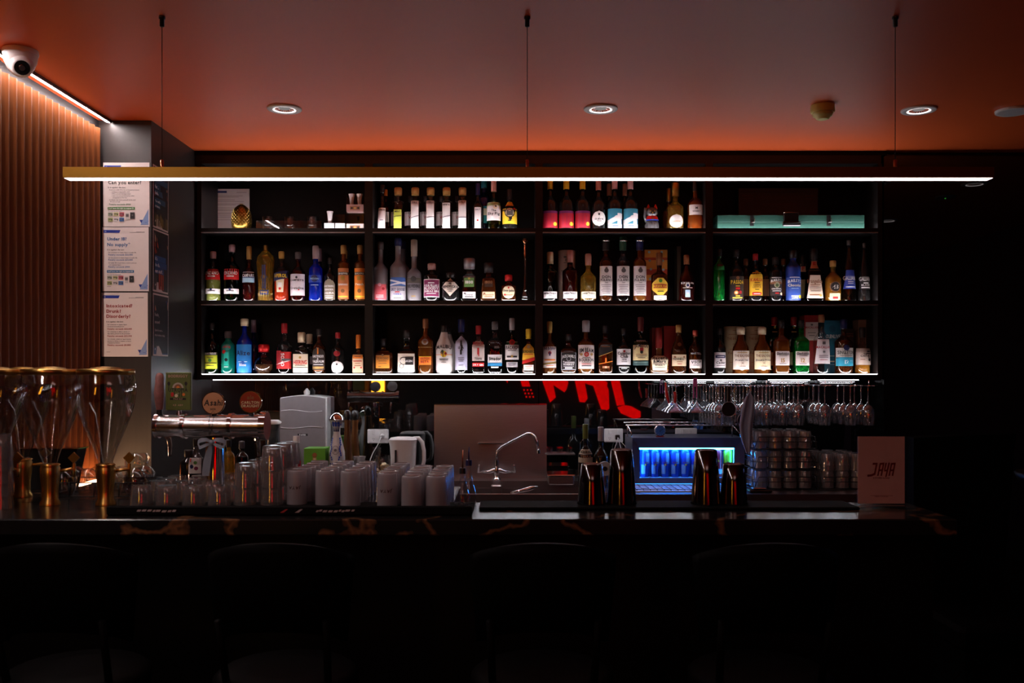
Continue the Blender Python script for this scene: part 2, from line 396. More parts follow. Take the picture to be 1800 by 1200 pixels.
G = {
 'clear': thin('bottle_glass_clear', (.88, .88, .88), .07), 'pale': thin('bottle_glass_pale_green', (.62, .78, .45), .07),
 'dark': pm('bottle_glass_black', (.008, .008, .008), .06), 'dgreen': thin('bottle_glass_dark_green', (.05, .14, .05), .06),
 'dred': thin('bottle_glass_dark_red', (.16, .02, .015), .06, body=(.12, .01, .01), bodyfac=.25),
 'amber': thin('bottle_whisky', (.50, .16, .03), .06, body=(.55, .18, .03), bodyfac=.30),
 'damber': thin('bottle_dark_rum', (.16, .05, .015), .06, body=(.22, .06, .015), bodyfac=.3),
 'gold': thin('bottle_gold_spirit', (.85, .62, .15), .07, body=(.7, .45, .08), bodyfac=.22),
 'green': thin('bottle_green_glass', (.02, .40, .08), .07, body=(.01, .40, .06), bodyfac=.35),
 'teal': thin('bottle_teal_spirit', (.02, .45, .35), .06, body=(.01, .45, .33), bodyfac=.5),
 'blue': thin('bottle_blue_glass', (.02, .08, .65), .06, body=(.01, .05, .75), bodyfac=.45),
 'dblue': thin('bottle_deep_blue', (.01, .04, .20), .06, body=(.01, .03, .2), bodyfac=.4),
 'frost': thin('bottle_frosted', (.7, .68, .70), .04, .3, (.50, .47, .50), .6),
 'white': pm('bottle_white_coated', (.75, .72, .68), .25), 'navyc': pm('bottle_blue_coated', (.02, .05, .28), .25),
}
LQ = {}
def liq(c):
    if c not in LQ: LQ[c] = thin('liquid_%d' % len(LQ), tuple(min(1, v*1.3) for v in c), .02, .2, c, .75)
    return LQ[c]
def L(y0, y1, c, w=.92, sh='r', *pr): return (y0, y1, c, w, sh, pr)
SHAPES = {'r': lambda v: 1, 'oval': lambda v: math.sqrt(max(0, 1-(2*v-1)**2)), 'dia': lambda v: 1-abs(2*v-1),
          'arch': lambda v: 1 if v < .7 else math.sqrt(max(.03, 1-((v-.7)/.3)**2)), 'trap': lambda v: 1-.25*v, 'itrap': lambda v: .78+.22*v,
          'hex': lambda v: min(1, .35+2.2*min(v, 1-v)), 'urn': lambda v: .75+.25*math.cos(6*v)}
ALLB = []
def b(x, w, top, kind, glass, cap, desc, labels=(), liquid=None, row=1, back=0, name='liquor_bottle', group=None, capr=1.06, caph=None, by=None, part=None, d=None, base=None):
    d = d or (5.365 if back else 5.245); s = d/F
    zb = ROWS[row-1] if base is None else base
    r = w/2*s; H = Z_(top, d)-zb; prof, ch, n, byr = SH[kind]; ch = caph or ch; byr = by or byr
    xc = X_(x, d); root = thing(name, desc, 'bottle', (xc, d, zb), group)
    pts = [(z*H/(prof[-1][0])*(1-ch), q*r) for z, q in prof]
    gm = G[glass] if isinstance(glass, str) else glass
    mb = MB(); mb.lathe(pts, gm, 20, n=n, by=byr)
    if glass not in ('white', 'navyc', 'frost') and not back: q0 = rad(pts, .003)*1.004; mb.lathe([(.0002, q0*.93), (.002, q0), (.0065, max(q0, rad(pts, .0065)*1.004))], M['bglint'], 20, n=n, by=byr, cap0=False, cap1=False)
    mb.build('glass_body', root)
    nr = pts[-1][1]
    if liquid:
        c, ly = liquid; zt = Z_(ly, d-r)-zb; c = CN[c] if isinstance(c, str) else c
        lp = [(.005, .80*r)]+[(z, q*.93) for z, q in pts if .006 < z < zt]+[(zt, .93*rad(pts, zt))]
        MB().lathe(lp, liq(c), 16, n=n, by=byr).build('liquid', root)
    if cap:
        cc, cm = (cap, 0.0) if isinstance(cap, (str, tuple)) and not (isinstance(cap, tuple) and len(cap) == 2) else cap
        z0 = pts[-1][0]-.010 if not kind == 'wine' else pts[-1][0]-.02; z1 = H
        cr = nr*capr
        cp = [(z0, cr), (z0+.002, cr*1.03), (z1-.006, cr*1.03), (z1-.001, cr*.98), (z1, cr*.8)]
        if (z1-z0) > .03 and kind != 'wine': cp = [(z0, cr), (z0+(z1-z0)*.3, cr), (z0+(z1-z0)*.32, cr*1.04), (z1-.004, cr*1.04), (z1, cr*.85)]
        MB().lathe(cp, paint(cc, .4, cm), 14).build('cap', root)
    df = d-r*byr; sf = df/F
    def mapf(u, v, l):                       # u: lateral metres from the axis, v: height above base
        R = rad(pts, v)+l; q = min(.999, abs(u)/R); return (u, -(byr*R)*(1-q**n)**(1/n)-(l if n > 3 else 0), v)
    for (y0, y1, c, wf, sh, pr) in labels:
        za, zc = Z_(y1, df)-zb, Z_(y0, df)-zb; za = max(za, .002)
        hw = r*wf
        lab = None
        if c:
            vs = []; fs = []; NX, NZ = 10, (12 if sh != 'r' else max(2, int((zc-za)/.02)))
            for j in range(NZ+1):
                v = j/NZ; z = za+(zc-za)*v; k = max(.02, SHAPES[sh](v))
                hh = min(hw, rad(pts, z)*.985)
                for i in range(NX+1):
                    vs.append(mapf(hh*k*math.sin((2*i/NX-1)*PI/2), z, .0005))
            for j in range(NZ):
                for i in range(NX): a = j*(NX+1)+i; fs.append((a, a+1, a+NX+2, a+NX+1))
            mb = MB(); mb.add(vs, fs, paint(c), True); lab = mb.build('label', root)
        if pr:
            p = PR(mapf, .0011)
            for e in pr:
                if e[0] == '#':          # bar: '#', y0, y1, width fraction, colour[, xoff]
                    xo = (e[5] if len(e) > 5 else 0)*r; ww = hw*e[3]
                    p.rect(xo-ww, Z_(e[2], df)-zb, xo+ww, Z_(e[1], df)-zb, e[4], 12)
                elif e[0] == 'o':        # disc: 'o', y, radius px, colour[, xoff]
                    p.disc((e[4] if len(e) > 4 else 0)*r, Z_(e[1], df)-zb, e[2]*sf, e[3])
                elif e[0] == 'z':        # slanted band: 'z', y left, y right, height px, colour
                    q = [(-hw+2*hw*i/14, Z_(e[1]+(e[2]-e[1])*i/14, df)-zb) for i in range(15)]
                    l = p.lift(); vs = []
                    for (xx, zz) in q: vs += [p.f(xx, zz-e[3]*sf, l), p.f(xx, zz, l)]
                    p.mb.add(vs, [(2*i, 2*i+2, 2*i+3, 2*i+1) for i in range(14)], paint(e[4]))
                else:                    # text, y of baseline, cap height px, colour[, arc px]
                    p.text(e[0], 0, Z_(e[1], df)-zb, e[2]*sf, e[3], 'c', hw*1.78, arc=(e[4]*sf if len(e) > 4 else 0), rot=(e[5] if len(e) > 5 else 0))
            p.build('lettering', lab or root)
    if part == 'ring': MB().lathe([(H*.925, nr*1.5), (H*.93, nr*1.7), (H*.945, nr*1.7), (H*.95, nr*1.4)], M['chrome'], 14).build('cap_ring', root)
    ALLB.append(root); return root
def rad(pts, z):
    for (a, ra), (c, rc) in zip(pts, pts[1:]):
        if a <= z <= c: return ra+(rc-ra)*((z-a)/(c-a) if c > a else 0)
    return pts[0][1] if z < pts[0][0] else pts[-1][1]
def lines(y0, y1, n, c='K', w=.6):
    h = (y1-y0)/n; return tuple(('#', y0+h*i, y0+h*i+h*.35, w*(1 if i % 2 == 0 else .75), c) for i in range(n))

# ---- top shelf
b(672, 23, 325, 'cone', 'clear', 'K', 'cone-shouldered clear bottle with a tall white strip label, leftmost on the top shelf', [L(364, 402, 'W', .55, 'r', ('LEMON', 369, 2.5, 'K'), ('#', 386, 387, .5, 'K'))], row=1)
b(678, 16, 333, 'std', 'dred', 'O', 'red bottle with an orange cap behind the cone-shouldered bottle on the top shelf', [L(372, 390, 'W', .8)], row=1, back=1)
cork = [(700, 368, 'H', 'MINT', 'narrow-labelled clear bottle with yellow-green label and cork on the top shelf'),
        (730, 352, 'W', 'DILL', 'corked clear bottle with narrow white label, just right of the yellow-green labelled one'),
        (757, 352, 'W', 'CITRUS', 'corked clear bottle with narrow white label, third of the five corked ones from left'),
        (785, 356, 'W', 'WHITE', 'corked clear bottle with shorter narrow white label, fourth of the five corked ones'),
        (813, 351, 'W', 'SALT', 'corked clear bottle with narrow white label, rightmost of the five corked ones')]
for x, ly, c, tx, ds in cork:
    b(x, 23, 330, 'slim', 'clear', ('E'), ds, [L(ly, 402, c, .58, 'r', (tx, ly+5, 3, 'K'), ('z', 380+(x % 7), 378+(x % 5), 1, 'K'))], row=1, group='corked clear bottles on the top shelf', capr=1.2, caph=.13)
for x, od in ((697, 'first'), (721, 'second'), (748, 'third'), (776, 'fourth'), (804, 'fifth')):
    b(x, 20, 345, 'std', 'dark', 'K', od+' of five dark white-labelled bottles half hidden behind the corked ones', [L(372, 396, 'W', .95, 'r', ('V', 384, 5, 'R'))], row=1, back=1, group='dark bottles behind the corked ones')
b(851, 23, 318, 'tall', 'dblue', 'T', 'dark bottle with a teal and white label in the second row beside the green wine', [L(362, 392, 'T', .97, 'r', ('#', 366, 378, .8, 'W'))], row=1, back=1)
b(840, 20, 322, 'wine', 'dark', 'N', 'slender dark bottle with a very narrow white label beside the green wine bottle', [L(364, 402, 'W', .55, 'r', ('SALT', 369, 2.5, 'K'), ('o', 387, 1.6, 'R'))], row=1)
b(868, 25, 315, 'wine', 'pale', (.75, .42, .36), 'pale green wine bottle with pink cap and a white pig-drawing label', [L(355, 387, 'W', .97, 'r', ('The', 371, 3.5, 'K'), ('Shy Pig', 377, 4.5, 'K'), ('o', 363, 4, 'C', .25), ('o', 362, 1.6, 'K', .3))], row=1, name='wine_bottle')
b(896, 26, 333, 'wine', 'dark', 'K', 'black bottle with a bright yellow label decorated in red and black', [L(353, 393, 'Y', .98, 'r', ('o', 373, 9, 'K'), ('o', 373, 7.4, 'C'), ('#', 368, 378, .45, 'D'), ('o', 359, 2.2, 'R', -.3), ('o', 366, 2, 'R', .6), ('o', 383, 3, 'K', .1), ('#', 386, 388, .2, 'K'))], row=1, name='wine_bottle')
for x, ds in ((967, 'leftmost'), (995.5, 'middle'), (1024, 'rightmost')):
    b(x, 27, 310, 'wine', 'dark', 'Y', ds+' of three dark wine bottles with yellow caps and crimson labels', [L(370, 400, (.30, .006, .018), .98, 'r', ('#', 370, 374, 1, (.12, .01, .08)), ('#', 374, 399, .03, (.2, .01, .05), -.5), ('#', 374, 399, .03, (.2, .01, .05), 0), ('#', 378, 399, .03, (.2, .01, .05), .45), ('o', 393, 3.4, 'Y', .62))], row=1, name='wine_bottle', group='crimson labelled wines')
b(1052, 25, 312, 'wine', 'dark', (.55, .20, .15), 'dark wine bottle with a pink cap and an oval white label', [L(370, 397, 'W', .93, 'oval', ('o', 376, 1.8, 'K'), ('GUEVA', 386, 3, 'K'), ('TIVO', 389.5, 2.4, 'K'))]+[], row=1, name='wine_bottle')
for x, ds in ((1080.5, 'left'), (1108, 'right')):
    b(x, 26, 310, 'wine', 'dark', (.60, .38, .38), ds+' of two dark wine bottles with pink caps and blue-and-white map labels', [L(366, 401, (.03, .22, .32), .97, 'r', ('z', 386, 374, 9, 'W'), ('#', 374, 394, .28, 'W', .55), ('#', 393, 401, 1, (.5, .58, .62)), ('o', 383, 5, 'W', .2), ('#', 396, 397, .4, 'B'))], row=1, name='wine_bottle', group='map labelled wines')
for x, ds in ((1071, 'left'), (1098, 'right')):
    b(x, 22, 323, 'wine', 'dark', (.55, .38, .32), ds+' of two beige-capped wine bottles standing behind the map-labelled pair', [], row=1, back=1, name='wine_bottle', group='beige capped wines')
b(1187, 29, 321, 'std', 'gold', ('A', 1.0), 'golden bottle with gold cap and round white label beside the cat figurine', [L(376, 400, 'W', .82, 'oval', ('SAISON', 390, 2.6, 'A'))], row=1, capr=1.3, caph=.24)
b(1176, 24, 331, 'std', 'damber', ('A', 1.0), 'dark bottle with gold cap behind the golden round-labelled bottle', [], row=1, back=1, caph=.24)
b(1222, 27, 314, 'wine', 'amber', 'K', 'tall amber bottle with white label at the right end of the third bay, top shelf', [L(359, 377, 'W', .88, 'r', ('M', 367, 4, 'K'), ('WINERY', 372, 2.4, 'K'))], ('O', 378), row=1)
# ---- middle shelf, first bay
def cinz(x, top, ds, lq): return b(x, 27, top, 'std', 'clear' if lq == 'H' else 'dgreen', (.45, .28, .30), ds, [L(472, 491, 'R', .97, 'r', ('CINZANO', 482, 5.5, 'W'), ('#', 484, 486, .5, 'W')), L(507, 516, 'W', .97, 'r', ('o', 508, 2, 'N'), ('#', 510, 511.5, .5, 'D'))], ((.42, .48, .10) if lq == 'H' else (.02, .03, .01), 491), row=2)
cinz(375, 442, 'vermouth bottle with pale green liquid under a red label, first on the middle shelf', 'H')
cinz(408, 430, 'dark vermouth bottle with the same red label and a taller red cap', 'K')
b(438, 23, 433, 'std', 'dred', 'E', 'dark red bottle with a blue and white label and gold cap', [L(477, 496, (.03, .06, .18), .95, 'r', ('#', 477.5, 478.5, .9, 'W'), ('CAMPARI', 486.5, 5.5, 'W'), ('#', 488, 496, .95, 'L'))], row=2, caph=.2)
r_ = b(467, 29, 431, 'deco', 'gold', ('E', 1.0), 'ribbed golden bottle with waisted sides and a narrow blue label', [L(465, 507, (.02, .03, .12), .22, 'r', ('ST GERMAIN', 486, 3.4, 'E', 0, 1)), L(482, 491, (.02, .03, .12), .4, 'oval'), L(509, 517, (.02, .03, .12), .5, 'r', ('#', 512, 514, .8, 'E'))], row=2)
rb = MB()
for i in range(9):
    t_ = PI+PI*(i+.5)/9; rr = .0455
    rb.tube([(rr*k*math.cos(t_), rr*k*math.sin(t_), z) for z, k in ((.01, .94), (.09, .84), (.18, .98), (.23, 1.08))], .0018, G['gold'], 5)
rb.build('ribs', r_)
b(495, 26, 442, 'std', 'clear', 'A', 'orange-red aperitif bottle with a slanted blue and yellow label', [L(490, 513, 'C', .55, 'itrap', ('#', 496, 504, .5, 'W'), ('o', 507, 2.2, 'R')), L(477, 493, None, .96, 'r', ('z', 480, 474, 14, 'N'), ('APEROL', 487, 6, 'Y'))], ((.80, .06, .01), 488), row=2)
b(524, 26, 443, 'std', 'dred', 'D', 'dark red bottle with a large pale label in script, beside the blue bottle', [L(481, 519, (.62, .56, .58), .97, 'r', ('o', 487, 2, 'K'), ("CAMPSEY'S", 493.5, 3.2, 'K'), ('Grenadine', 508, 4.5, 'D'), ('o', 509, 1.2, 'R', .3))], row=2)
b(555, 24, 432, 'tall', 'blue', (.45, .36, .38), 'vivid blue bottle with a silver-pink cap on the middle shelf', [L(483, 496, 'B', .95, 'r', ('o', 489, 6, 'N'), ('PISTON', 491, 3, 'L')), L(499, 503, None, .7, 'r', ('#', 500, 501, .8, 'L'))], row=2, caph=.2)
b(561, 22, 437, 'tall', 'dblue', (.35, .28, .30), 'second blue bottle hidden behind the vivid blue bottle', [], row=2, back=1, caph=.2)
b(580, 20, 453, 'std', 'dark', 'K', 'small black bottle with a cream arched label of white lettering, beside the orange pair', [L(490, 526, (.24, .20, .14), .95, 'arch', ('BARTENDERS', 504, 3, 'W'), ('GINGER', 510, 3, 'W'), ('LIQUEUR', 516, 3, 'W'), ('#', 519, 520, .8, 'W'), ('#', 522, 523.5, .7, 'W'))], row=2)
for x, tx, ds in ((604, 'Butterscotch', 'left of two slim cork-capped bottles with orange labels on the middle shelf'), (633, 'Peach', 'right of two slim cork-capped bottles with orange labels on the middle shelf')):
    b(x, 19.5, 431, 'slim', 'amber', 'E', ds, [L(471, 525, 'O' if x == 633 else (.50, .16, .05), .95, 'r', ('#', 478, 483, 1, 'K'), ('DE KUYPER', 482, 3, 'W'), ('#', 485, 492, .4, (.35, .18, .02)), (tx, 501, 3.8, 'W'), ('o', 511, 3.5, (.2, .08, .02)), ('#', 520, 521.5, .9, 'Y'))], row=2, group='orange labelled liqueurs')
b(606, 19, 440, 'slim', 'amber', 'E', 'amber bottle hidden behind the left orange-labelled bottle', [L(480, 510, 'E', .95)], row=2, back=1)
# second bay
b(669, 25, 425, 'vod', 'frost', 'D', 'frosted vodka bottle half filled with pink, leftmost of the second bay', [L(499, 526, (.62, .10, .12), .88, 'r', ('o', 500, 3, (.7, .3, .35)), ('o', 507, 2.4, 'M', .5), ('#', 518, 519, .6, 'W'), ('#', 521, 522, .6, 'W'))], row=2)
b(700, 28, 418, 'vod', 'frost', 'N', 'frosted vodka bottle with a blue mountain picture and blue cap', [L(487, 502, (.06, .16, .48), .97, 'r', ('z', 490, 497, 3, (.75, .75, .8)), ('z', 499, 494, 3, (.7, .7, .75))), L(503, 526, (.50, .48, .52), .97, 'r', ('GREY GOOSE', 510.5, 4.6, 'N'), ('#', 512, 513.5, .3, 'R'), ('VODKA', 518, 2.6, 'B'), ('#', 523, 524.5, .5, 'D'))], row=2)
b(708, 26, 424, 'vod', 'frost', 'N', 'second blue-capped frosted bottle behind the mountain-picture vodka', [], row=2, back=1)
b(728, 25, 421, 'vod', 'frost', (.45, .40, .34), 'frosted vodka bottle with a grey palace drawing and pale foil neck', [L(488, 497, (.10, .09, .07), .93, 'r', ('o', 490, 5, (.04, .04, .04))), L(499, 525, None, .95, 'r', ('BELVEDERE', 505, 5, 'K'), ('#', 508, 509, .5, 'D'), ('#', 519.5, 521, .3, 'A'))], row=2, caph=.24)
b(759, 28, 463, 'apoth', 'dark', (.45, .30, .28), 'stout dark bottle with a maroon and white bordered label', [L(490, 522, 'W', .99, 'r', ('#', 491.5, 520.5, .93, 'P'), ('FOUR PILLARS', 503.5, 4, 'W'), ('BLOODY', 508.5, 4.6, 'W'), ('SHIRAZ GIN', 513, 3.4, 'W'), ('#', 515, 516, .6, 'W'), ('#', 496, 497.5, .4, 'W'))], row=2, name='gin_bottle')
b(792, 31, 479, 'apoth', 'dark', 'K', 'squat black apothecary bottle with a cream diamond label', [L(487, 520, (.58, .50, .42), .99, 'dia', ("HENDRICK'S", 505, 4.4, 'K', 2), ('#', 507.5, 508.5, .35, 'D'), ('#', 511, 512, .2, 'D'), ('#', 496, 499, .15, 'D'))], row=2, name='gin_bottle')
b(825, 30, 454, 'trap', 'clear', ('S', .8), 'clear trapezoid tequila bottle with silver cap and green square label', [L(488, 504, (.10, .20, .05), .58, 'r', ('o', 489, 2, 'A'), ('1800', 498, 5, 'W')), L(512.5, 524, 'W', .74, 'r', ('#', 514, 517, .15, 'D', -.5), ('Cristal', 519, 3, 'K'), ('#', 520.5, 522, .7, 'K'))], row=2, capr=1.6, name='tequila_bottle')
b(859, 29, 462, 'trap', 'damber', 'K', 'brown trapezoid tequila bottle with dark cap and orange numerals', [L(488, 504, (.03, .012, .006), .5, 'r', ('1800', 498, 5, 'Q')), L(512.5, 524, 'C', .74, 'r', ('#', 514, 517, .15, 'Q', -.5), ('Reposado', 519, 3, 'Q'), ('#', 520.5, 522, .7, 'Q'))], row=2, capr=1.4, name='tequila_bottle')
b(894, 26, 483, 'squat', 'damber', 'R', 'low square brown bottle with red stopper and oval cream label', [L(501, 525, 'C', .80, 'oval', ('o', 505.5, 1.6, 'R'), ('Don Julio', 512.5, 3.8, 'K'), ('Reposado', 519, 2.4, 'Q'), ('o', 518, 1.8, 'R', -.5))], row=2, by=.9, capr=1.5, name='tequila_bottle')
# third bay
CHN = [(967, 26, 443, 'dgreen', 'C', 'W', None, 'dark green bottle with a low white label at the left end of the third bay'), (1002, 27, 440, 'dred', (.5, .25, .22), 'W', (.45, .06, .02), 'red-amber bottle with low white label before a pale gift tube'), (1034, 28, 446, 'gold', (.5, .26, .22), (.80, .74, .55), (.5, .32, .06), 'clear gold spirit bottle with low cream label, beside the trio of tall bottles')]
for x, w, tp, gl, cp, lc, lq, ds in CHN:
    b(x, w, tp, 'tall' if x != 1034 else 'std', gl, cp, ds, [L(512, 524, lc, .92, 'r', ('#', 513.5, 514.3, .1, 'K'), ('HIGH WEST', 516.8, 2.6, 'K'), ('#', 518.5, 519.2, .3, 'D'))], ((lq, 473) if lq and x == 1002 else None), row=2, caph=.2)
for x, gl, cp, ds in ((1065, 'damber', 'K', 'leftmost of three tall bottles with long white labels, dark spirit'), (1095, 'clear', (.02, .07, .04), 'middle of three tall bottles with long white labels, clear spirit'), (1124.5, 'amber', 'N', 'rightmost of three tall bottles with long white labels, amber spirit')):
    b(x, 23, 416, 'tall', gl, cp, ds, [L(467, 519, (.60, .54, .53), .96, 'r', ('o', 475, 4, (.08, .07, .07)), ('o', 471, 2, (.08, .07, .07)), ('DON', 488.5, 4.6, 'K'), ('FULANO', 494, 4.4, 'K'), ('#', 496, 496.8, .25, 'D'), *[('#', 500+i*3, 500.8+i*3, .8-.1*(i % 3), 'D') for i in range(6)])], row=2, part='ring', caph=.18, capr=1.25, group='tall bottles with long white labels', name='tequila_bottle')
b(1159, 29, 444, 'jam', 'damber', 'Q', 'dark brown bottle with a hexagonal yellow label before the striped gift box', [L(488, 518, (.75, .48, .05), .93, 'hex', ('#', 499, 506, .85, 'M'), ('RESERVA', 504.5, 4, 'Y'), ('#', 511, 512.5, .4, 'K'), ('o', 493, 3.2, 'G')), L(519, 526, 'W', .75, 'r', ('#', 522, 523.5, .3, 'E'))], row=2, name='tequila_bottle', caph=.22)
b(1207, 27, 448, 'henn', 'dred', 'Q', 'dark red cognac bottle with white lion emblem printed on it', [L(495, 525, None, .9, 'r', ('KAVALAN', 498, 3, 'W', 1), ('o', 501, 4, 'W'), ('o', 501, 2.5, 'N'), ('#', 505, 506, .7, 'W'), ('#', 509, 522, .35, 'L'), ('o', 515, 2.5, 'V'))], row=2, caph=.16)
# fourth bay
b(1264, 20, 438, 'tall', 'green', 'K', 'glowing green bottle at the left end of the fourth bay, middle shelf', [L(456, 474, (.01, .14, .03), .8, 'trap', ('#', 464, 467, .7, (.1, .02, .02)))], row=2)
b(1294, 26, 439, 'std', 'dark', 'K', 'black bottle with yellow lettering and a passionfruit picture', [L(485, 526, (.02, .012, .012), .95, 'r', ('o', 488, 3, 'Q'), ('PASSOA', 498.5, 6.5, 'Y'), ('#', 502, 503, .3, 'Y'), ('#', 505, 508.5, .3, 'R'), ('o', 514, 3.6, 'O', -.2), ('o', 514, 2.2, 'C', -.2), ('o', 513.5, 3, 'M', .35), ('#', 519, 520.5, .3, 'Y'), ('#', 522, 524, .7, 'Y'))], row=2)
b(1328, 24, 446, 'std', 'dark', 'M', 'black bottle with a bright yellow arched label and red lettering', [L(475, 519, (.80, .48, .03), .97, 'arch', ('KAHLUA', 494, 5.5, 'R'), ('#', 496, 497, .4, 'K'), ('COFFEE', 502, 2.5, 'Q'), ('LIQUEUR', 505.5, 2.5, 'Q'), ('#', 508, 509, .3, 'K'), ('#', 513.5, 518.5, .7, 'R'), ('#', 515.5, 516.5, .5, 'W'))], row=2)
b(1363, 22, 452, 'apoth', 'dark', 'K', 'black cream-liqueur bottle with white and brown arched lettering', [L(486, 519, (.02, .018, .012), .97, 'r', ('#', 487, 488, .8, 'W'), ('z', 494, 494, 5, 'Q'), ('BAILEYS', 494, 4.4, 'W', 2), ('o', 500.5, 5, (.35, .33, .20)), ('o', 501, 3, (.06, .10, .03)), ('ORIGINAL', 508.5, 2.5, 'W'), ('#', 510.5, 511.5, .7, 'W'), ('#', 514, 516, .3, 'R'), ('o', 516, 2.6, 'C', .75))], row=2)
b(1394, 26, 440, 'apoth', 'navyc', 'K', 'blue cream-liqueur bottle with script lettering', [L(487, 526, (.03, .08, .36), .97, 'r', ('#', 486.5, 487.5, .7, 'W'), ('BAILEYS', 495, 5, 'W', 2), ('Chocolat', 503, 4.5, 'C'), ('#', 506, 507, .5, 'L'), ('#', 519, 520.5, .5, 'W'), ('LUXE', 524.5, 3, 'W'), ('o', 521, 3, 'Y', .72))], row=2)
b(1430, 30, 437, 'trap', 'dgreen', 'K', 'hazelnut liqueur bottle with a cream trapezoid label and a hanging orange neck tag', [L(456, 471, (.60, .28, .16), .80, 'r', ('F', 468, 8, 'R')), L(483, 524, (.66, .52, .40), .99, 'trap', ('Frangelico', 497, 6.5, 'Q', 0), ('#', 500, 501, .6, 'Q'), ('#', 504, 504.8, .7, 'D'), ('#', 507.5, 508.3, .7, 'D'), ('#', 511, 511.8, .6, 'D'), ('#', 517, 519, .7, 'Q'), ('o', 519, 2.3, 'A', .6))], row=2, by=.75)
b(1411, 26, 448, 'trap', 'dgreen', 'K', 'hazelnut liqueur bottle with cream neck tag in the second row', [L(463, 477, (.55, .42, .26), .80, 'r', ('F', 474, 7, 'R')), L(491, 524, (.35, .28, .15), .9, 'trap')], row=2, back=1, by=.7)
b(1464, 28, 458, 'std', 'gold', 'E', 'golden bottle with a round black numeral label', [L(494, 513, 'Q', .66, 'oval', ('o', 503.5, 8, 'K'), ('43', 507, 7, 'W')), L(515, 526, (.65, .5, .3), .66, 'r', ('#', 521, 525, .5, 'R'))], ((.6, .33, .03), 478), row=2)
b(1492, 25, 422, 'gall', 'clear', 'D', 'tall tapering bottle with clear base and blue label', [L(474, 507, (.03, .06, .36), .97, 'trap', ('GALLIANO', 491.5, 7, 'W'), ('#', 494, 495, .4, 'W'), ('#', 497, 498, .4, 'W'), ('#', 503, 504.5, .7, 'W'))], row=2)
b(1519, 22, 427, 'gall', 'dark', 'D', 'tall tapering black bottle with white lettering at the right end of the middle shelf', [L(485, 508, (.012, .01, .01), .97, 'r', ('GALLIANO', 493, 7, 'W'), ('#', 496, 498, .4, 'W'), ('BLACK', 502, 3, 'W'), ('#', 504, 506, .7, 'W'))], row=2)
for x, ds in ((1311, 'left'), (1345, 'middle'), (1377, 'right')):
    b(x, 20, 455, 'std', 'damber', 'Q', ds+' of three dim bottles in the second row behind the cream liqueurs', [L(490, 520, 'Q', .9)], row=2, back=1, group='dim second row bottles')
# ---- bottom shelf, first bay
b(373, 26, 567, 'std', 'dgreen', 'K', 'herbal liqueur bottle with a bright yellow-green label, first on the bottom shelf', [L(619, 648, (.55, .62, .03), .86, 'r', ('#', 619, 624, 1, 'K'), ('CHARTREUSE', 622.8, 3.3, 'W'), ('#', 628, 629, .5, 'D'), ('o', 633, 3, 'G'), ('#', 637, 638.5, .95, 'K'), ('#', 642, 643, .6, 'D'))], ((.55, .50, .03), 629), row=3)
b(401, 24, 582, 'apoth', 'teal', 'D', 'teal-green absinthe bottle with ornate green label', [L(604, 616, (.02, .22, .17), .65, 'oval', ('ABSINTHE', 611, 3.5, 'R', 1)), L(617, 647, (.01, .20, .14), .42, 'r', ('#', 619, 642, .8, (.01, .42, .32)), ('o', 618, 3.5, 'R', -.35), ('o', 632, 3, 'K'), ('#', 644, 645, .7, 'W'))], row=3, name='absinthe_bottle')
b(430, 27, 560, 'std', 'blue', 'C', 'blue bottle with a bright blue square label and pale stopper', [L(605, 655, (.02, .22, .62), .97, 'r', ('Alize', 624, 8, 'N'), ('#', 635, 636, .6, 'W'), ('o', 638, 4, (.02, .10, .4)), ('Bleu', 643, 4.5, 'W'))], row=3, capr=1.35)
b(446, 24, 562, 'wine', 'dblue', (.38, .30, .34), 'deep blue bottle with silver-pink neck behind the bright blue one', [], row=3, back=1)
b(464, 36, 605, 'flask', 'clear', ('R', .5), 'round-bellied clear flask with a colourful red cap', [], ((.12, .05, .02), 640), row=3, capr=2.0)
b(500, 27, 568, 'std', 'clear', 'M', 'clear lychee liqueur bottle with vertical red and white lettering', [L(618, 648, (.55, .02, .02), .97, 'r', ('#', 616, 648, .38, 'M', -.55), ('#', 630, 634, .55, 'D', .4), ('z', 640, 632, 1.5, 'W')), L(616, 648, None, .97, 'r', ('SOHO', 632, 5.5, 'W', 0, -1))], row=3, caph=.16)
b(530, 27, 584, 'sq', 'dark', 'C', 'square dark bottle with cream label in red capitals and a cork-coloured cap', [L(622, 655, (.78, .66, .50), .97, 'r', ('o', 628, 2.2, 'A'), ('HEERING', 640, 7, 'R'), ('#', 641.5, 642.5, .7, 'K'), ('#', 645, 646, 1, 'K'), ('o', 650.5, 3, 'A'), ('o', 649.5, 3, (.78, .66, .50)))], row=3, caph=.2, capr=1.2)
b(544, 25, 587, 'sq', 'dark', 'C', 'dark square bottle with cork-coloured cap in the second row of the first bay', [L(626, 640, 'S', .95)], row=3, back=1, caph=.2)
b(561, 23, 578, 'std', 'damber', 'K', 'dark bottle with a black arched label of white and orange lettering', [L(610, 650, (.03, .02, .015), .95, 'arch', ('#', 611, 622, .1, 'O'), ('BARTENDER', 628, 4.2, 'W'), ('&', 632, 3, 'W'), ('FALERNUM', 637, 4.2, 'W'), ('#', 640, 641, .8, 'W'), ('#', 644, 648, .9, 'E'), ('#', 650, 652, .7, 'Q'))], row=3)
b(594, 23, 584, 'std', 'dark', 'M', 'black bottle with a round white label low on its belly', [L(634, 656, 'W', .93, 'oval', ('o', 640, 1.6, 'K'), ('CHAMBORD', 646, 2, 'S')), L(616, 626, 'M', .5, 'oval')], row=3)
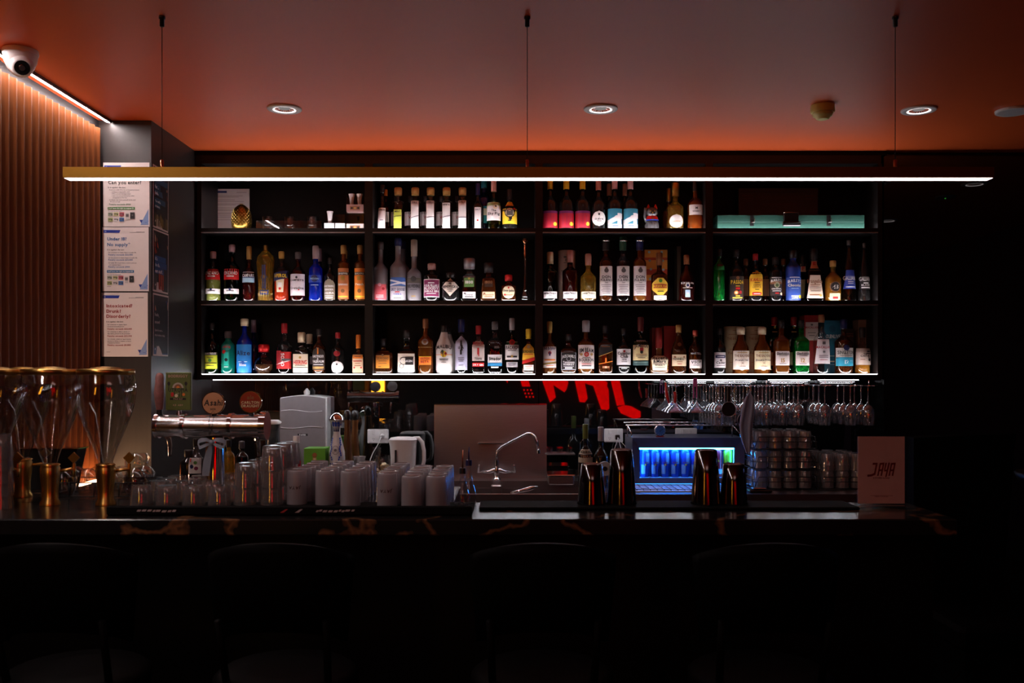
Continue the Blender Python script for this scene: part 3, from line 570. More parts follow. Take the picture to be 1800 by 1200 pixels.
b(630, 20, 588, 'sq', 'damber', 'O', 'slender bottle with orange neck and a cream floral label beside the first upright', [L(623, 655, (.72, .50, .32), .93, 'r', ('#', 624, 630, .95, 'O'), ('#', 625.5, 627, .6, 'Q'), ('#', 634, 635, .8, 'R'), ('#', 638, 639, .5, 'Q'), ('o', 646, 1.5, 'R', -.6), ('o', 646, 1.5, 'R', .6), ('#', 642, 643, .6, 'Q'))], row=3, caph=.30)
# second bay
b(674, 34, 595, 'squat', 'damber', 'K', 'wide square amaretto bottle with an orange square label', [L(617, 647, (.72, .26, .03), .70, 'r', ('o', 624, 2.2, 'Q'), ('DISARONNO', 632, 4.4, 'Q'), ('#', 634, 635, .6, 'Q'), ('#', 638, 639, .6, 'Q'), ('#', 643.5, 644.5, .2, 'K', -.3))], row=3)
b(715, 35, 580, 'jug', 'dark', 'K', 'wide black rum bottle with a cream squid-drawing label', [L(621, 653, (.78, .70, .58), .84, 'r', ('o', 634, 7, 'D', -.25), ('o', 634, 5.6, (.78, .70, .58), -.25), ('o', 643, 4, 'D', -.45), ('o', 643, 3, (.78, .70, .58), -.45), ('#', 627, 641, .48, 'K', .33), ('KRAKEN', 636, 3.6, 'W'))], row=3, name='rum_bottle')
b(748, 27, 560, 'jam', 'amber', 'Q', 'bottle with a silver medallion and a glowing orange label', [L(595, 606, (.35, .28, .24), .42, 'oval', ('o', 600.5, 3, 'Q')), L(626, 641, (.85, .20, .02), .80, 'r', ('#', 626, 627, 1, 'Y'), ('BATCH', 631.5, 3, 'M'), ('BETA', 637.5, 4, 'M')), L(609.5, 610.5, 'E', .9)], row=3)
b(781, 30, 572, 'mal', 'white', 'K', 'white coconut rum bottle with a palm tree sunset picture', [L(605, 655, None, .97, 'r', ('MALIBU', 611.5, 6.2, 'K', 2.5), ('o', 622, 5.6, 'Y', 0), ('z', 623, 623, .8, 'O'), ('o', 619, 3, 'Q', -.2), ('#', 617, 627, .04, 'K', -.1), ('o', 617, 2.4, (.02, .05, .02), -.15), ('o', 621, 2.2, 'M', .22), ('#', 630, 631, .55, 'K'), ('#', 632, 633, .5, 'K'), ('#', 636, 636.8, .3, 'D'))], row=3, name='rum_bottle')
b(788, 27, 576, 'mal', 'white', 'K', 'second white coconut rum bottle hidden behind the first', [], row=3, back=1, name='rum_bottle')
b(811, 23, 561, 'slim', 'clear', 'N', 'clear spirit bottle with an arched pale lilac label and dark wavy stripe', [L(590, 650, (.50, .50, .66), .92, 'arch', ('#', 598, 608, .16, 'K', .02), ('#', 606, 616, .16, 'K', .1), ('#', 614, 623, .16, 'K', -.02), ('IS A', 613, 4, 'K'), ('#', 628, 629, .5, 'D'), ('#', 631, 632, .5, 'D'), ('#', 634, 635, .4, 'D'), ('#', 641, 642, .4, 'D'))], row=3, caph=.2)
b(841, 23, 572, 'sq', 'clear', 'M', 'clear gin bottle with a white label of a red guardsman and a red band', [L(599, 634, (.72, .62, .58), .93, 'r', ('BEEFEATER', 605, 4.6, 'R'), ('#', 606.5, 607.3, .5, 'R'), ('#', 613, 623, .16, 'R'), ('o', 612.5, 1.8, 'R'), ('#', 622, 626, .08, 'R', .08), ('#', 629, 630, .6, 'D'), ('LONDON', 633, 2, 'K')), L(637.5, 644, 'R', .88, 'r', ('DRY GIN', 642.5, 3, 'W'))], row=3, name='gin_bottle', caph=.14)
b(870, 26, 565, 'sq', 'clear', 'D', 'clear angular tequila bottle with a white, blue and black low label', [L(623, 643, 'W', .95, 'r', ('Jimador', 633, 6, 'K'), ('#', 637.5, 643, 1, (.02, .2, .42))), L(644, 646.5, 'W', .5)], row=3, name='tequila_bottle')
b(900, 25, 559, 'std', 'dgreen', 'S', 'white rum bottle with silver cap and a white label with red medallion', [L(600, 632, 'W', .95, 'r', ('o', 601, 5, 'R'), ('o', 601, 3.4, (.25, .02, .02)), ('BACARDI', 613.5, 6, 'K'), ('#', 615.5, 616.5, .6, 'D'), ('#', 625, 628, .75, 'K'), ('o', 626, 2.2, 'A')), L(636, 645, 'S', .8, 'r', ('#', 638, 639, .7, 'D'), ('#', 641, 642, .6, 'D'))], row=3, name='rum_bottle', caph=.18)
b(929, 23, 578, 'sq', 'damber', 'Y', 'square dark rum bottle with yellow and red label and yellow cap', [L(604, 633, (.80, .45, .03), .97, 'trap', ('o', 609, 3, 'C'), ('BUNDABERG', 620, 4.6, 'K'), ('#', 622, 623, .7, 'R'), ('z', 634, 627, 6, 'R')), L(641, 651, 'W', .75, 'r', ('#', 643, 644, .7, 'O'), ('#', 646, 647, .5, 'O'))], row=3, name='rum_bottle', caph=.18)
# third bay
b(966, 24, 565, 'std', 'amber', 'E', 'spiced rum bottle with white label and gold ribbon, leftmost of the third bay', [L(609, 646, (.70, .62, .60), .96, 'r', ('SAILOR JERRY', 614.5, 4, 'N'), ('o', 620, 3, 'M'), ('#', 619, 625, .1, 'N'), ('#', 631, 633.5, .8, 'O'), ('z', 638, 635, 3.5, (.25, .15, .03)), ('#', 642, 643, .6, 'O'))], row=3, name='rum_bottle', caph=.18)
b(999, 27, 587, 'sq', 'damber', 'K', 'square whiskey bottle with black label and white border lettering', [L(619, 650, 'S', .97, 'r', ('#', 620, 649, .94, 'K'), ("JACK DANIEL'S", 627.5, 4.6, 'W', 2), ('o', 630.5, 4, 'S'), ('o', 630.5, 3.2, 'K'), ('Tennessee', 637.5, 3, 'W'), ('WHISKEY', 641.5, 3, 'W'), ('#', 643, 644, .7, 'S'), ('#', 645.5, 647.5, .5, 'W'))], row=3, name='whisky_bottle')
b(1030, 29, 563, 'jam', 'amber', 'S', 'bourbon bottle with silver cap, white label and a red seal', [L(606, 648, (.76, .66, .62), .97, 'r', ('JIM BEAM', 618, 7, 'K', 2), ('o', 622.5, 4.4, 'R'), ('o', 622.5, 2.4, (.6, .2, .15)), ('o', 622.5, 2.5, 'E', -.62), ('o', 622.5, 2.5, 'E', .62), ('#', 627.5, 628.5, .5, 'K'), ('BOURBON', 635, 5.4, 'K'), ('#', 636.5, 637.3, .6, 'K'), ('#', 639, 640, .6, 'R'), ('#', 642, 643.5, .6, 'K'))], row=3, name='whisky_bottle', caph=.18, capr=1.25)
b(1064, 25, 572, 'sq', 'damber', 'K', 'square dark red whisky bottle with a slanted black label and gold striding figure', [L(601, 651, None, .97, 'r', ('z', 611, 604, 14, 'K'), ('#', 608, 609.5, .6, 'Q'), ('z', 626, 617, 1, 'A'), ('o', 630, 1.4, 'O'), ('#', 631, 637, .12, 'O'), ('z', 639, 634, 1.2, 'O'), ('#', 643, 647, .5, 'Q'), ('12', 646.5, 3.4, 'C'))], row=3, name='whisky_bottle')
b(1096, 25, 577, 'std', 'dark', 'K', 'whisky bottle with a white square label in script beside the striding-figure bottle', [L(613, 641, (.68, .64, .64), .98, 'r', ('o', 617, 2, 'M'), ('Canadian', 623, 5, 'K'), ('Club', 628.5, 5, 'K'), ('1858', 633, 3, 'D'), ('#', 635, 636, .4, 'D')), L(644, 649, None, .8, 'r', ('#', 644.5, 645.5, .9, 'W'), ('#', 647, 648, .5, 'W'))], row=3, name='whisky_bottle')
b(1126, 28, 557, 'jam', 'dgreen', (.12, .02, .02), 'green whiskey bottle with a cream arched label and teal band', [L(600, 633, (.70, .56, .28), .98, 'r', ('#', 597.5, 599.5, .6, 'S'), ('JAMESON', 610, 6, 'K', 2), ('#', 611, 617, .22, 'M'), ('o', 618.5, 2.8, 'K'), ('#', 622, 623, .7, 'Q'), ('#', 625, 626, .7, 'D'), ('#', 628, 629, .5, 'K')), L(634, 642, (.03, .07, .07), .98, 'r', ('#', 636, 637, .9, (.2, .3, .25)))], row=3, name='whisky_bottle', caph=.22)
b(1158, 33, 576, 'jug', 'amber', (.18, .01, .01), 'squat bourbon bottle with dark red wax neck and wide cream label', [L(625, 651, (.82, .72, .52), .94, 'itrap', ("Maker's", 631.5, 5.4, 'K'), ('&Mark', 637.5, 5.4, 'K'), ('#', 639, 639.7, .8, 'K'), ('WHISKY', 643, 3, 'K'), ('#', 645.5, 646.3, .6, 'D'))], row=3, name='whisky_bottle', caph=.4, by=.7)
b(1193, 27, 571, 'henn', 'damber', 'E', 'cognac bottle with a flower emblem on its shoulder and cream label', [L(623, 643, (.66, .52, .34), .93, 'r', ('HENNESSY', 632.5, 4, 'K'), ('#', 635, 636, .4, 'Q'), ('o', 627, 1.8, 'Q', -.6), ('o', 627, 1.8, 'Q', .6), ('#', 639, 640, .3, 'M')), L(595, 613, None, .7, 'r', ('o', 605, 3.4, 'Q'))], row=3, name='cognac_bottle')
b(1222, 23, 580, 'std', 'damber', (.35, .05, .03), 'cognac bottle with a plain white label lettered in four capitals, right end of third bay', [L(632, 647, (.70, .64, .62), .93, 'r', ('VSOP', 638.5, 4.6, 'K'), ('#', 641, 642, .5, 'D')), L(606, 624, None, .9, 'r', ('MARTELL', 622.5, 3, 'S'))], row=3, name='cognac_bottle')
# fourth bay
b(1265, 21, 577, 'std', 'dark', 'K', 'dark whisky bottle with black-banded white label, leftmost of the fourth bay', [L(619, 646, (.66, .60, .60), .97, 'r', ('#', 624, 629, .85, 'N'), ('#', 626, 627, .6, 'W'), ('o', 633, 2, 'D'), ('Cader', 639, 4, 'K'), ('#', 642, 643, .7, 'D'))], row=3, name='whisky_bottle')
for x, tx, lc, ds in ((1302, 'French Oak', (.76, .68, .58), 'left of two long-necked whisky bottles with big white labels before cream tubes'), (1339.5, 'DoubleWood', (.78, .70, .46), 'right of two long-necked whisky bottles with big cream labels before cream tubes')):
    b(x, 29, 575, 'balv', 'amber', 'C', ds, [L(616, 649, lc, .98, 'r', ('#', 619, 620, .6, 'A'), ('THE BALVENIE', 627, 4.2, 'Q'), (tx, 634, 3, 'K'), ('16' if x < 1310 else '12', 639, 2.6, 'Q'), ('#', 643, 643.8, .4, 'Q'))], row=3, name='whisky_bottle', group='long-necked whisky bottles', capr=1.35)
for x, tx, gl, cp, ds in ((1373, '15', 'amber', 'K', 'triangular amber whisky bottle with a white numeral label'), (1408, '12', 'green', 'K', 'triangular green whisky bottle with a white numeral label')):
    b(x, 25, 562, 'sq', gl, cp, ds, [L(617, 642, (.72, .64, .60), .97, 'r', ('Glenfiddich', 623.5, 4.4, 'K'), ('#', 625, 625.7, .6, 'D'), (tx, 636.5, 7, 'E'), ('#', 639, 639.7, .5, 'D'))], row=3, name='whisky_bottle', by=.9)
for x, ds in ((1361, 'left'), (1395, 'right')):
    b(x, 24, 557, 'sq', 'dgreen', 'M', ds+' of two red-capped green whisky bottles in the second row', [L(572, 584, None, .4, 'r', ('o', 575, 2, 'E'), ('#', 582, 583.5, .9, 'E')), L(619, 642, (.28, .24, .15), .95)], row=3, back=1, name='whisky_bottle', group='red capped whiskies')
b(1444, 28, 553, 'std', 'clear', 'Q', 'whisky bottle with a tall plain white label, before the red and white carton', [L(596, 639, (.62, .56, .57), .97, 'trap', ('#', 600, 605, .2, 'D'), ('MACALLAN', 612, 4.4, 'M'), ('o', 618, 2.6, 'S'), ('M', 619.5, 3.4, 'D'), ('#', 624, 624.8, .6, 'K'), ('#', 627, 627.8, .6, 'K'), ('#', 632, 632.8, .5, 'M'))], row=3, name='whisky_bottle')
b(1483, 31, 561, 'jam', 'damber', 'N', 'broad whisky bottle with white-over-blue label and a dark blue seal', [L(611, 643, (.68, .64, .58), .98, 'r', ('SINGLETON', 622, 6, 'K'), ('#', 624, 624.8, .7, 'D'), ('#', 627.5, 643, 1, (.02, .28, .42)), ('12', 639, 6.5, 'W'), ('#', 633.5, 634.5, .25, 'L', .6)), L(605.5, 616, 'N', .34, 'oval')], row=3, name='whisky_bottle')
b(1516, 27, 575, 'std', 'clear', 'K', 'amber whisky bottle with white brush-mark label at the right end of the bottom shelf', [L(612, 641, (.62, .50, .42), .97, 'r', ('THE', 623, 2.5, 'K'), ('CHITA', 627, 3.4, 'K'), ('#', 616, 619, .22, 'K', .45), ('#', 620, 622, .35, 'K', .5), ('#', 620, 632, .05, 'K', .5), ('o', 632, 2.6, 'K', .6), ('#', 631, 632, .3, 'Q', -.3))], ((.70, .30, .03), 625), row=3, name='whisky_bottle', caph=.18)

# ---- tubes and cartons behind the bottles
def carton(x0, x1, y0, row, mat, desc, name='gift_box', prints=(), d0=5.33, d1=5.42, zt=None):
    z = ROWS[row-1]; s = d0/F; xa, xb = X_(x0, d0), X_(x1, d0); H = Z_(y0, d0)-z
    r = thing(name, desc, 'box', ((xa+xb)/2, d0, z)); w = (xb-xa)/2
    MB().box(-w, w, 0, d1-d0, 0, H, mat, .0015).build('carton_body', r)
    MB().box(-w-.0006, w+.0006, -.0006, d1-d0+.0006, H-.022, H+.0008, mat, .001).build('carton_lid', r)
    p = PR(lambda u, v, l: (u, -l-.0008, v))
    for e in prints:
        if e[0] == 'r': p.rect((e[1]-(x0+x1)/2)*s, Z_(e[4], d0)-z, (e[3]-(x0+x1)/2)*s, Z_(e[2], d0)-z, e[5])
        elif e[0] == 't': p.text(e[1], (e[2]-(x0+x1)/2)*s, Z_(e[3], d0)-z, e[4]*s, e[5], 'c', 2*w*.92)
        elif e[0] == 'o': p.disc((e[1]-(x0+x1)/2)*s, Z_(e[2], d0)-z, e[3]*s, e[4])
    p.build('print', r); return r
def tubebox(xc, w, y0, row, col, desc, prints=(), d=5.365):
    z = ROWS[row-1]; s = d/F; r = w/2*s; H = Z_(y0, d)-z; t = thing('gift_tube', desc, 'tube', (X_(xc, d), d, z), 'gift tubes')
    MB().lathe([(0, r), (H-.025, r)], paint(col), 20).build('tube_body', t); MB().lathe([(H-.0245, r*1.02), (H-.002, r*1.02), (H, r*.98)], paint(col), 20).build('tube_lid', t)
    p = PR(lambda u, v, l: (u, -math.sqrt(max(0, (r*1.02+l)**2-u*u)), v), .001)
    for e in prints:
        if e[0] == 't': p.text(e[1], 0, Z_(e[2], d-r)-z, e[3]*s, e[4], 'c', 1.6*r)
        else: p.rect(-e[3]*r, Z_(e[2], d-r)-z, e[3]*r, Z_(e[1], d-r)-z, e[4], 6)
    p.build('print', t); return t
tubebox(996, 30, 441, 2, (.55, .38, .34), 'pale pinkish gift tube behind the red-amber bottle, middle shelf', [('r', 450, 453, .4, 'D'), ('t', '83', 459, 5, 'D'), ('r', 461, 462, .4, 'D'), ('r', 475, 476, .7, 'D')])
st = []
for i, (a, c_) in enumerate(((439, 452.5), (457, 473), (483, 493))): st.append(('r', 1133, a, 1173, c_, (.75, .30, .05)))
st = [('r', 1133, 439.5, 1173, 527, (.45, .05, .02))]+st+[('o', x, y, 2.2, 'L') for x, y in ((1141, 443), (1163, 443), (1142, 458), (1165, 458), (1144, 473), (1166, 474), (1143, 490))]
carton(1133, 1173, 439, 2, paint((.45, .05, .02)), 'orange and red striped gift box behind the hexagon-labelled bottle', prints=st)
carton(1167, 1190, 573, 3, paint((.30, .012, .01)), 'dark red gift box standing behind the cognac and bourbon bottles', prints=[])
carton(1146, 1163, 576, 3, paint((.16, .01, .01)), 'darker red narrow gift box behind the wax-necked bourbon', prints=[])
for x, ds in ((1289, 'left'), (1327, 'right')):
    tubebox(x, 33, 574, 3, (.42, .33, .20), ds+' cream gift tube behind the long-necked whisky bottles', [('r', 580, 581, .3, 'Q'), ('r', 587, 588, .7, 'Q'), ('t', 'THE BALVENIE', 597, 4.4, 'Q'), ('r', 604, 605, .3, 'Q'), ('r', 613, 614, .6, 'Q'), ('t', 'Fourteen', 622, 4, 'Q'), ('r', 636, 636.8, .6, 'Q')])
carton(1414, 1438, 554, 3, paint((.28, .012, .012)), 'dark red and white whisky carton in the fourth bay', prints=[('r', 1416, 566, 1438, 598, (.55, .45, .42)), ('t', 'MACALLAN', 1427, 577, 3.6, 'M'), ('r', 1425, 569, 1429, 572, 'D'), ('r', 1420, 584, 1434, 585, 'D'), ('r', 1422, 589, 1432, 590, 'D')])
carton(1449, 1481, 563, 3, paint((.01, .12, .19)), 'teal whisky carton beside the dark red and white one', prints=[('t', 'GLENLIVET', 1466, 594, 6, 'W'), ('o', 1463, 578, 6, (.01, .08, .14)), ('r', 1455, 625, 1475, 626, 'C'), ('r', 1455, 634, 1475, 636, 'C'), ('r', 1458, 640, 1472, 641, 'L')])
carton(1484, 1501, 578, 3, paint((.02, .018, .018)), 'black whisky carton with faint lettering in the fourth bay', prints=[('t', 'CHITA', 1493, 592, 3, 'Q'), ('r', 1487, 586, 1499, 586.8, 'Q')])
carton(1509, 1527, 562, 3, paint((.25, .16, .11)), 'plain brown carton at the right end behind the brush-mark bottle', prints=[])
carton(1190, 1197, 433, 2, paint((.04, .03, .02)), 'thin dark carton edge standing beside the lion-emblem bottle', prints=[])
carton(1298, 1438, 331, 1, paint((.014, .012, .012)), 'wide black carton with faint dark red wings print on the top shelf', prints=[('r', 1304, 342, 1324, 345, (.04, .012, .01)), ('r', 1308, 347, 1324, 350, (.04, .012, .01)), ('r', 1312, 352, 1323, 354, (.04, .012, .01)), ('r', 1328, 344, 1412, 351, (.03, .01, .01)), ('r', 1340, 357, 1400, 361, (.025, .01, .01)), ('r', 1414, 343, 1432, 346, (.04, .012, .01)), ('r', 1414, 348, 1428, 351, (.04, .012, .01))], d0=5.38, d1=5.44)
# ================= PENDANT AND CEILING FITTINGS
PD = 3.19
px0, px1 = X_(110, PD), X_(1748, PD); pz0, pz1 = Z_(312, PD), Z_(293, PD)
t = thing('linear_pendant', 'long brass linear pendant lamp hanging above the bar', 'lamp', (0, 0, 0))
MB().box(px0, px1, PD, PD+.050, pz0, pz1, M['brassd'], .001).build('housing', t)
MB().box(px0+.004, px1-.004, PD+.004, PD+.046, pz0-.0012, pz0-.0002, M['pend']).build('diffuser', t)
for px in (280, 927, 1579):
    x = X_(px, PD); y_ = PD+.025
    MB().tube([(x, y_, pz1+.02), (x, y_, CZ-.03)], .0013, M['wire'], 5).build('cable', t)
    MB().lathe([(pz1, .006), (pz1+.028, .006), (pz1+.03, .003)], M['copper'], 10, (x, y_, 0)).build('gripper', t)
    MB().lathe([(CZ-.036, .005), (CZ-.034, .008), (CZ-.010, .008), (CZ-.009, .011), (CZ-.001, .011)], M['blackp'], 12, (x, y_, 0)).build('ceiling_mount', t)
BZL = em('bezel_painted_glow', (1, .88, .86), 2.2)  # emission imitates the bright crescent of light on the bezel
def downlight(px, py, desc, d=None, x=None):
    d = d or (CZ-EYE)*F/(HY-py); x = X_(px, d) if x is None else x
    t = thing('downlight', desc, 'light', (x, d, CZ))
    MB().lathe([(-.001, .078), (-.006, .079), (-.009, .076), (-.009, .052), (-.002, .051)], M['white'], 28, cap0=False, cap1=False).build('trim_ring', t)
    ms = MB(); ms.lathe([(-.0095, .052), (-.007, .044)], BZL, 28, cap0=False, cap1=False); ms.build('inner_bezel', t)
    rf = MB(); n = 22
    for i in range(n):
        a = 2*PI*i/n; rf.add([(.044*math.cos(a), .044*math.sin(a), -.0065), (.044*math.cos(a+.2), .044*math.sin(a+.2), -.0065), (.018*math.cos(a+.2), .018*math.sin(a+.2), -.0012), (.018*math.cos(a), .018*math.sin(a), -.0012)], [(0, 1, 2, 3)], M['chrome'])
    rf.build('reflector', t)
    MB().lathe([(-.0045, .0), (-.004, .024), (-.001, .026)], DL, 16, cap0=False).build('lens', t)
DL = em('downlight_lens', (1, .9, .88), .2)
downlight(500, 190, 'round white ceiling downlight above the left end of the bar')
downlight(1056, 190, 'round white ceiling downlight above the middle of the bar')
downlight(1615, 192, 'round white ceiling downlight above the right end of the bar')
downlight(0, 0, 'round white ceiling downlight beyond the right end of the bar', 4.35, 2.98)
downlight(0, 0, 'round white ceiling downlight over the tables at the right', 2.90, 3.0)
t = thing('ceiling_speaker', 'flat round white ceiling speaker at the right edge', 'speaker', (2.33, 4.36, CZ))
MB().lathe([(-.001, .080), (-.010, .079), (-.012, .074)], M['white'], 28, cap1=True).build('frame', t)
MB().lathe([(-.0125, .066), (-.0135, .060)], pm('speaker_mesh', (.5, .48, .48), .7, scale=400, noise=.4), 24).build('grille', t)
t = thing('ceiling_sensor', 'flat round ceiling sensor with a tiny green lamp', 'sensor', (3.0, 3.9, CZ))
MB().lathe([(-.001, .07), (-.010, .069), (-.012, .06)], M['grey'], 24).build('body', t)
MB().lathe([(-.016, .004), (-.012, .005)], em('green_indicator', (.1, 1, .1), 3), 8).build('indicator', t)
t = thing('smoke_detector', 'yellowed round smoke detector on the ceiling', 'detector', (X_(1446, 4.28), 4.28, CZ))
MB().lathe([(-.001, .052), (-.030, .054), (-.036, .050)], M['cyl'], 28).build('base', t)
MB().lathe([(-.037, .046), (-.050, .042), (-.052, .034), (-.062, .030), (-.066, .022)], M['cyl'], 28).build('sensor_cap', t)
# cctv dome
cx, cy = X_(36, 3.55), 3.55
t = thing('security_camera', 'white dome security camera on the ceiling by the slatted wall', 'camera', (cx, cy, CZ))
MB().lathe([(-.001, .062), (-.012, .064), (-.02, .062)], M['white'], 28).build('mount_ring', t)
MB().lathe([(-.021, .061), (-.045, .057), (-.07, .046), (-.09, .030), (-.10, .012)], M['white'], 28).build('dome_body', t)
eye = MB(); A = Vector((.45, -.75, -.48)).normalized(); q = A.to_track_quat('Z', 'Y')
def orient(mb_, c): mb_.v = [tuple(q @ Vector(v)+Vector(c)) for v in mb_.v]; return mb_
e = MB(); e.lathe([(0, .045), (.030, .040), (.042, .034), (.044, .030)], M['white'], 24); orient(e, (.010, -.012, -.060)); e.build('eyeball', t)
e = MB(); e.lathe([(.0445, .027), (.046, .027)], G['dark'], 24); e.lathe([(.0462, .012), (.050, .010)], M['chrome'], 16); orient(e, (.010, -.012, -.060)); e.build('lens', t)
t = MB().tube([W(1683, 262, 5.14), W(1753, 227, 4.72)], .0012, M['white'], 4).build('hanging_thread')
tag(t, 'thin pale thread hanging just under the ceiling at the right', 'thread')

# ================= POSTERS
def poster(base, u, n, w, h, desc, draw, white=True, group='licensing posters'):
    """base = lower corner, u = direction of reading, n = outward"""
    u = Vector(u); n = Vector(n); o = Vector(base)
    r = thing('poster', desc, 'poster', o, group)
    mp = lambda a, b_, l: tuple(u*a+Vector((0, 0, b_))+n*(l+.0022+.0012*math.sin(a*22+b_*9)))
    mb = MB(); N1 = 8; vs = []; fs = []
    for j in range(N1+1):
        for i in range(N1+1): vs.append(mp(w*i/N1, h*j/N1, 0))
    for j in range(N1):
        for i in range(N1): a = j*(N1+1)+i; fs.append((a, a+1, a+N1+2, a+N1+1))
    mb.add(vs, fs, M['paper'], True); mb.build('sheet', r)
    p = PR(lambda a, b_, l: mp(a, b_, l+.0006)); draw(p, w, h); p.build('print', r); return r
S4 = 4.535/F
def pw(kind):
    def draw(p, w, h):
        k = h/113.0                                   # one photo pixel
        Y = lambda y: h-y*k
        p.poly([(2*k, Y(5)), (32*k, Y(5)), (30*k, Y(10)), (2*k, Y(10))], (.01, .03, .30)); p.text('LIQUOR CONTROL VICTORIA', 16*k, Y(8.4), 1.6*k, 'W', 'c', 24*k)
        p.rect(48*k, Y(9.8), 75*k, Y(9.3), 'D'); p.rect(60*k, Y(8.6), 75*k, Y(8.1), 'D')
        p.poly([(80*k, Y(82)), (80*k, Y(110)), (66*k, Y(110)), (70*k, Y(101))], (.20, .30, .55)); p.poly([(64*k, Y(101)), (71*k, Y(101)), (67.5*k, Y(107.5))], (.01, .03, .22))
        p.text('VICTORIA', 74*k, Y(104), 1.8*k, 'B', 'c'); p.rect(70*k, Y(106), 78*k, Y(105.5), 'B')
        ids = 0; x0 = 9*k
        if kind == 0:
            t = [('Can you enter?', 38, 7.5, 'K'), ('It is against the law:', 45, 3.0, 'K')]
            sm_ = [('if you are under 18 to be on licensed premises:', 49, 0), ('- without a responsible adult', 52.6, 3), ('- unless you are having a meal', 56, 3), ('- unless you are permitted by other', 59.6, 3), ('exceptions in the Act', 63, 6), ('to falsely represent yourself to be over', 66.6, 0), ('18 years of age', 70, 2)]
            pen = [('Penalty exceeds $900', 75, (.02, .10, .02))]; bar_ = (78.5, 83, (.03, .16, .02)); ids = 87
        elif kind == 1:
            t = [('Under 18?', 23.5, 7.2, (.01, .10, .28)), ('No supply*', 33.5, 7.2, (.01, .10, .28)), ('It is against the law:', 41, 2.9, 'K')]
            sm_ = [('for a licensee to supply liquor to under 18s.', 45.6, 0), ('for any person to supply liquor to under 18s.', 55, 0), ('for under 18s to purchase, receive, possess', 64, 0), ('or consume liquor.', 67.5, 2)]
            pen = [('Penalty exceeds $23,000', 50, (.01, .08, .28)), ('Penalty exceeds $23,000', 59, (.01, .08, .28)), ('Penalty exceeds $900', 71.5, (.01, .08, .28))]; bar_ = (76, 80.5, (.01, .12, .28)); ids = 85
        else:
            t = [('Intoxicated?', 26, 7.2, (.28, .005, .01)), ('Drunk?', 35.5, 7.2, (.28, .005, .01)), ('Disorderly?', 44.5, 7.2, (.28, .005, .01)), ('It is against the law:', 52.5, 2.9, 'K')]
            sm_ = [('for a licensee to supply liquor', 57.5, 0), ('to an intoxicated person.', 60.8, 0), ('for a licensee to allow a drunk or', 70, 0), ('disorderly person on the premises.', 73.4, 0), ('for a drunk, violent or quarrelsome', 83, 0), ('person to refuse a request to leave', 86.4, 0), ('a licensed premises.', 89.6, 0)]
            pen = [('Penalty exceeds $23,000', 65.5, (.28, .005, .01)), ('Penalty exceeds $23,000', 78, (.28, .005, .01)), ('Penalty exceeds $9,000', 94, (.28, .005, .01))]; bar_ = None
        for s_, y, z, c in t: p.text(s_, x0, Y(y), z*.78*k, c, 'l', 66*k)
        for s_, y, ind in sm_: p.text(s_, x0+(2+ind)*k, Y(y), 1.75*k, (.05, .04, .05), 'l', 62*k)
        for s_, y, c in pen: p.text(s_, x0+2*k, Y(y), 2.6*k, c, 'l', 50*k)
        if bar_: p.rect(x0-.5*k, Y(bar_[1]), x0+47*k, Y(bar_[0]), bar_[2]); p.text('Staff have the right to request ID', x0+1*k, Y(bar_[1]-1.2), 2.2*k, 'W', 'l', 44*k)
        if ids:
            p.text('We accept the following ID', x0, Y(ids-.6), 1.3*k, 'D', 'l')
            for i in range(3):
                for j in range(2):
                    c1 = [[(.30, .33, .24), (.42, .40, .18), (.40, .05, .08)], [(.30, .34, .12), (.55, .50, .5), (.03, .12, .35)]][j][i]
                    xa = x0+i*10*k; ya = ids+1+j*9.5
                    p.rect(xa, Y(ya+6.5), xa+8.4*k, Y(ya), c1); p.rect(xa+.8*k, Y(ya+3.6), xa+5.5*k, Y(ya+2), 'D'); p.rect(xa+6*k, Y(ya+5), xa+7.6*k, Y(ya+2.2), 'K')
            p.rect(x0+31*k, Y(ids+14), x0+37*k, Y(ids+2), (.5, .46, .46)); p.rect(x0+31.5*k, Y(ids+9), x0+36.5*k, Y(ids+4), 'D')
            p.rect(x0+39*k, Y(ids+12.5), x0+47*k, Y(ids+1), 'K'); p.disc(x0+43*k, Y(ids+6), 1.5*k, 'D', 8)
        p.rect(x0, Y(105.2), x0+7*k, Y(104.7), 'D')
    return draw
XL = X_(181, 4.535)
posters = [(285.5, 'white poster with a green bar, top on the column front', 0), (399, 'white poster with blue heading, middle of the column front', 1), (514, 'white poster with dark red heading, lowest on the column front', 2)]
for k, (py, ds, kd) in enumerate(posters):
    poster((XL-.004*k, 4.5395, Z_(py+112.5, 4.535)), (1, 0, 0), (0, -1, 0), 81.5*S4, 112.5*S4, ds, pw(kd))
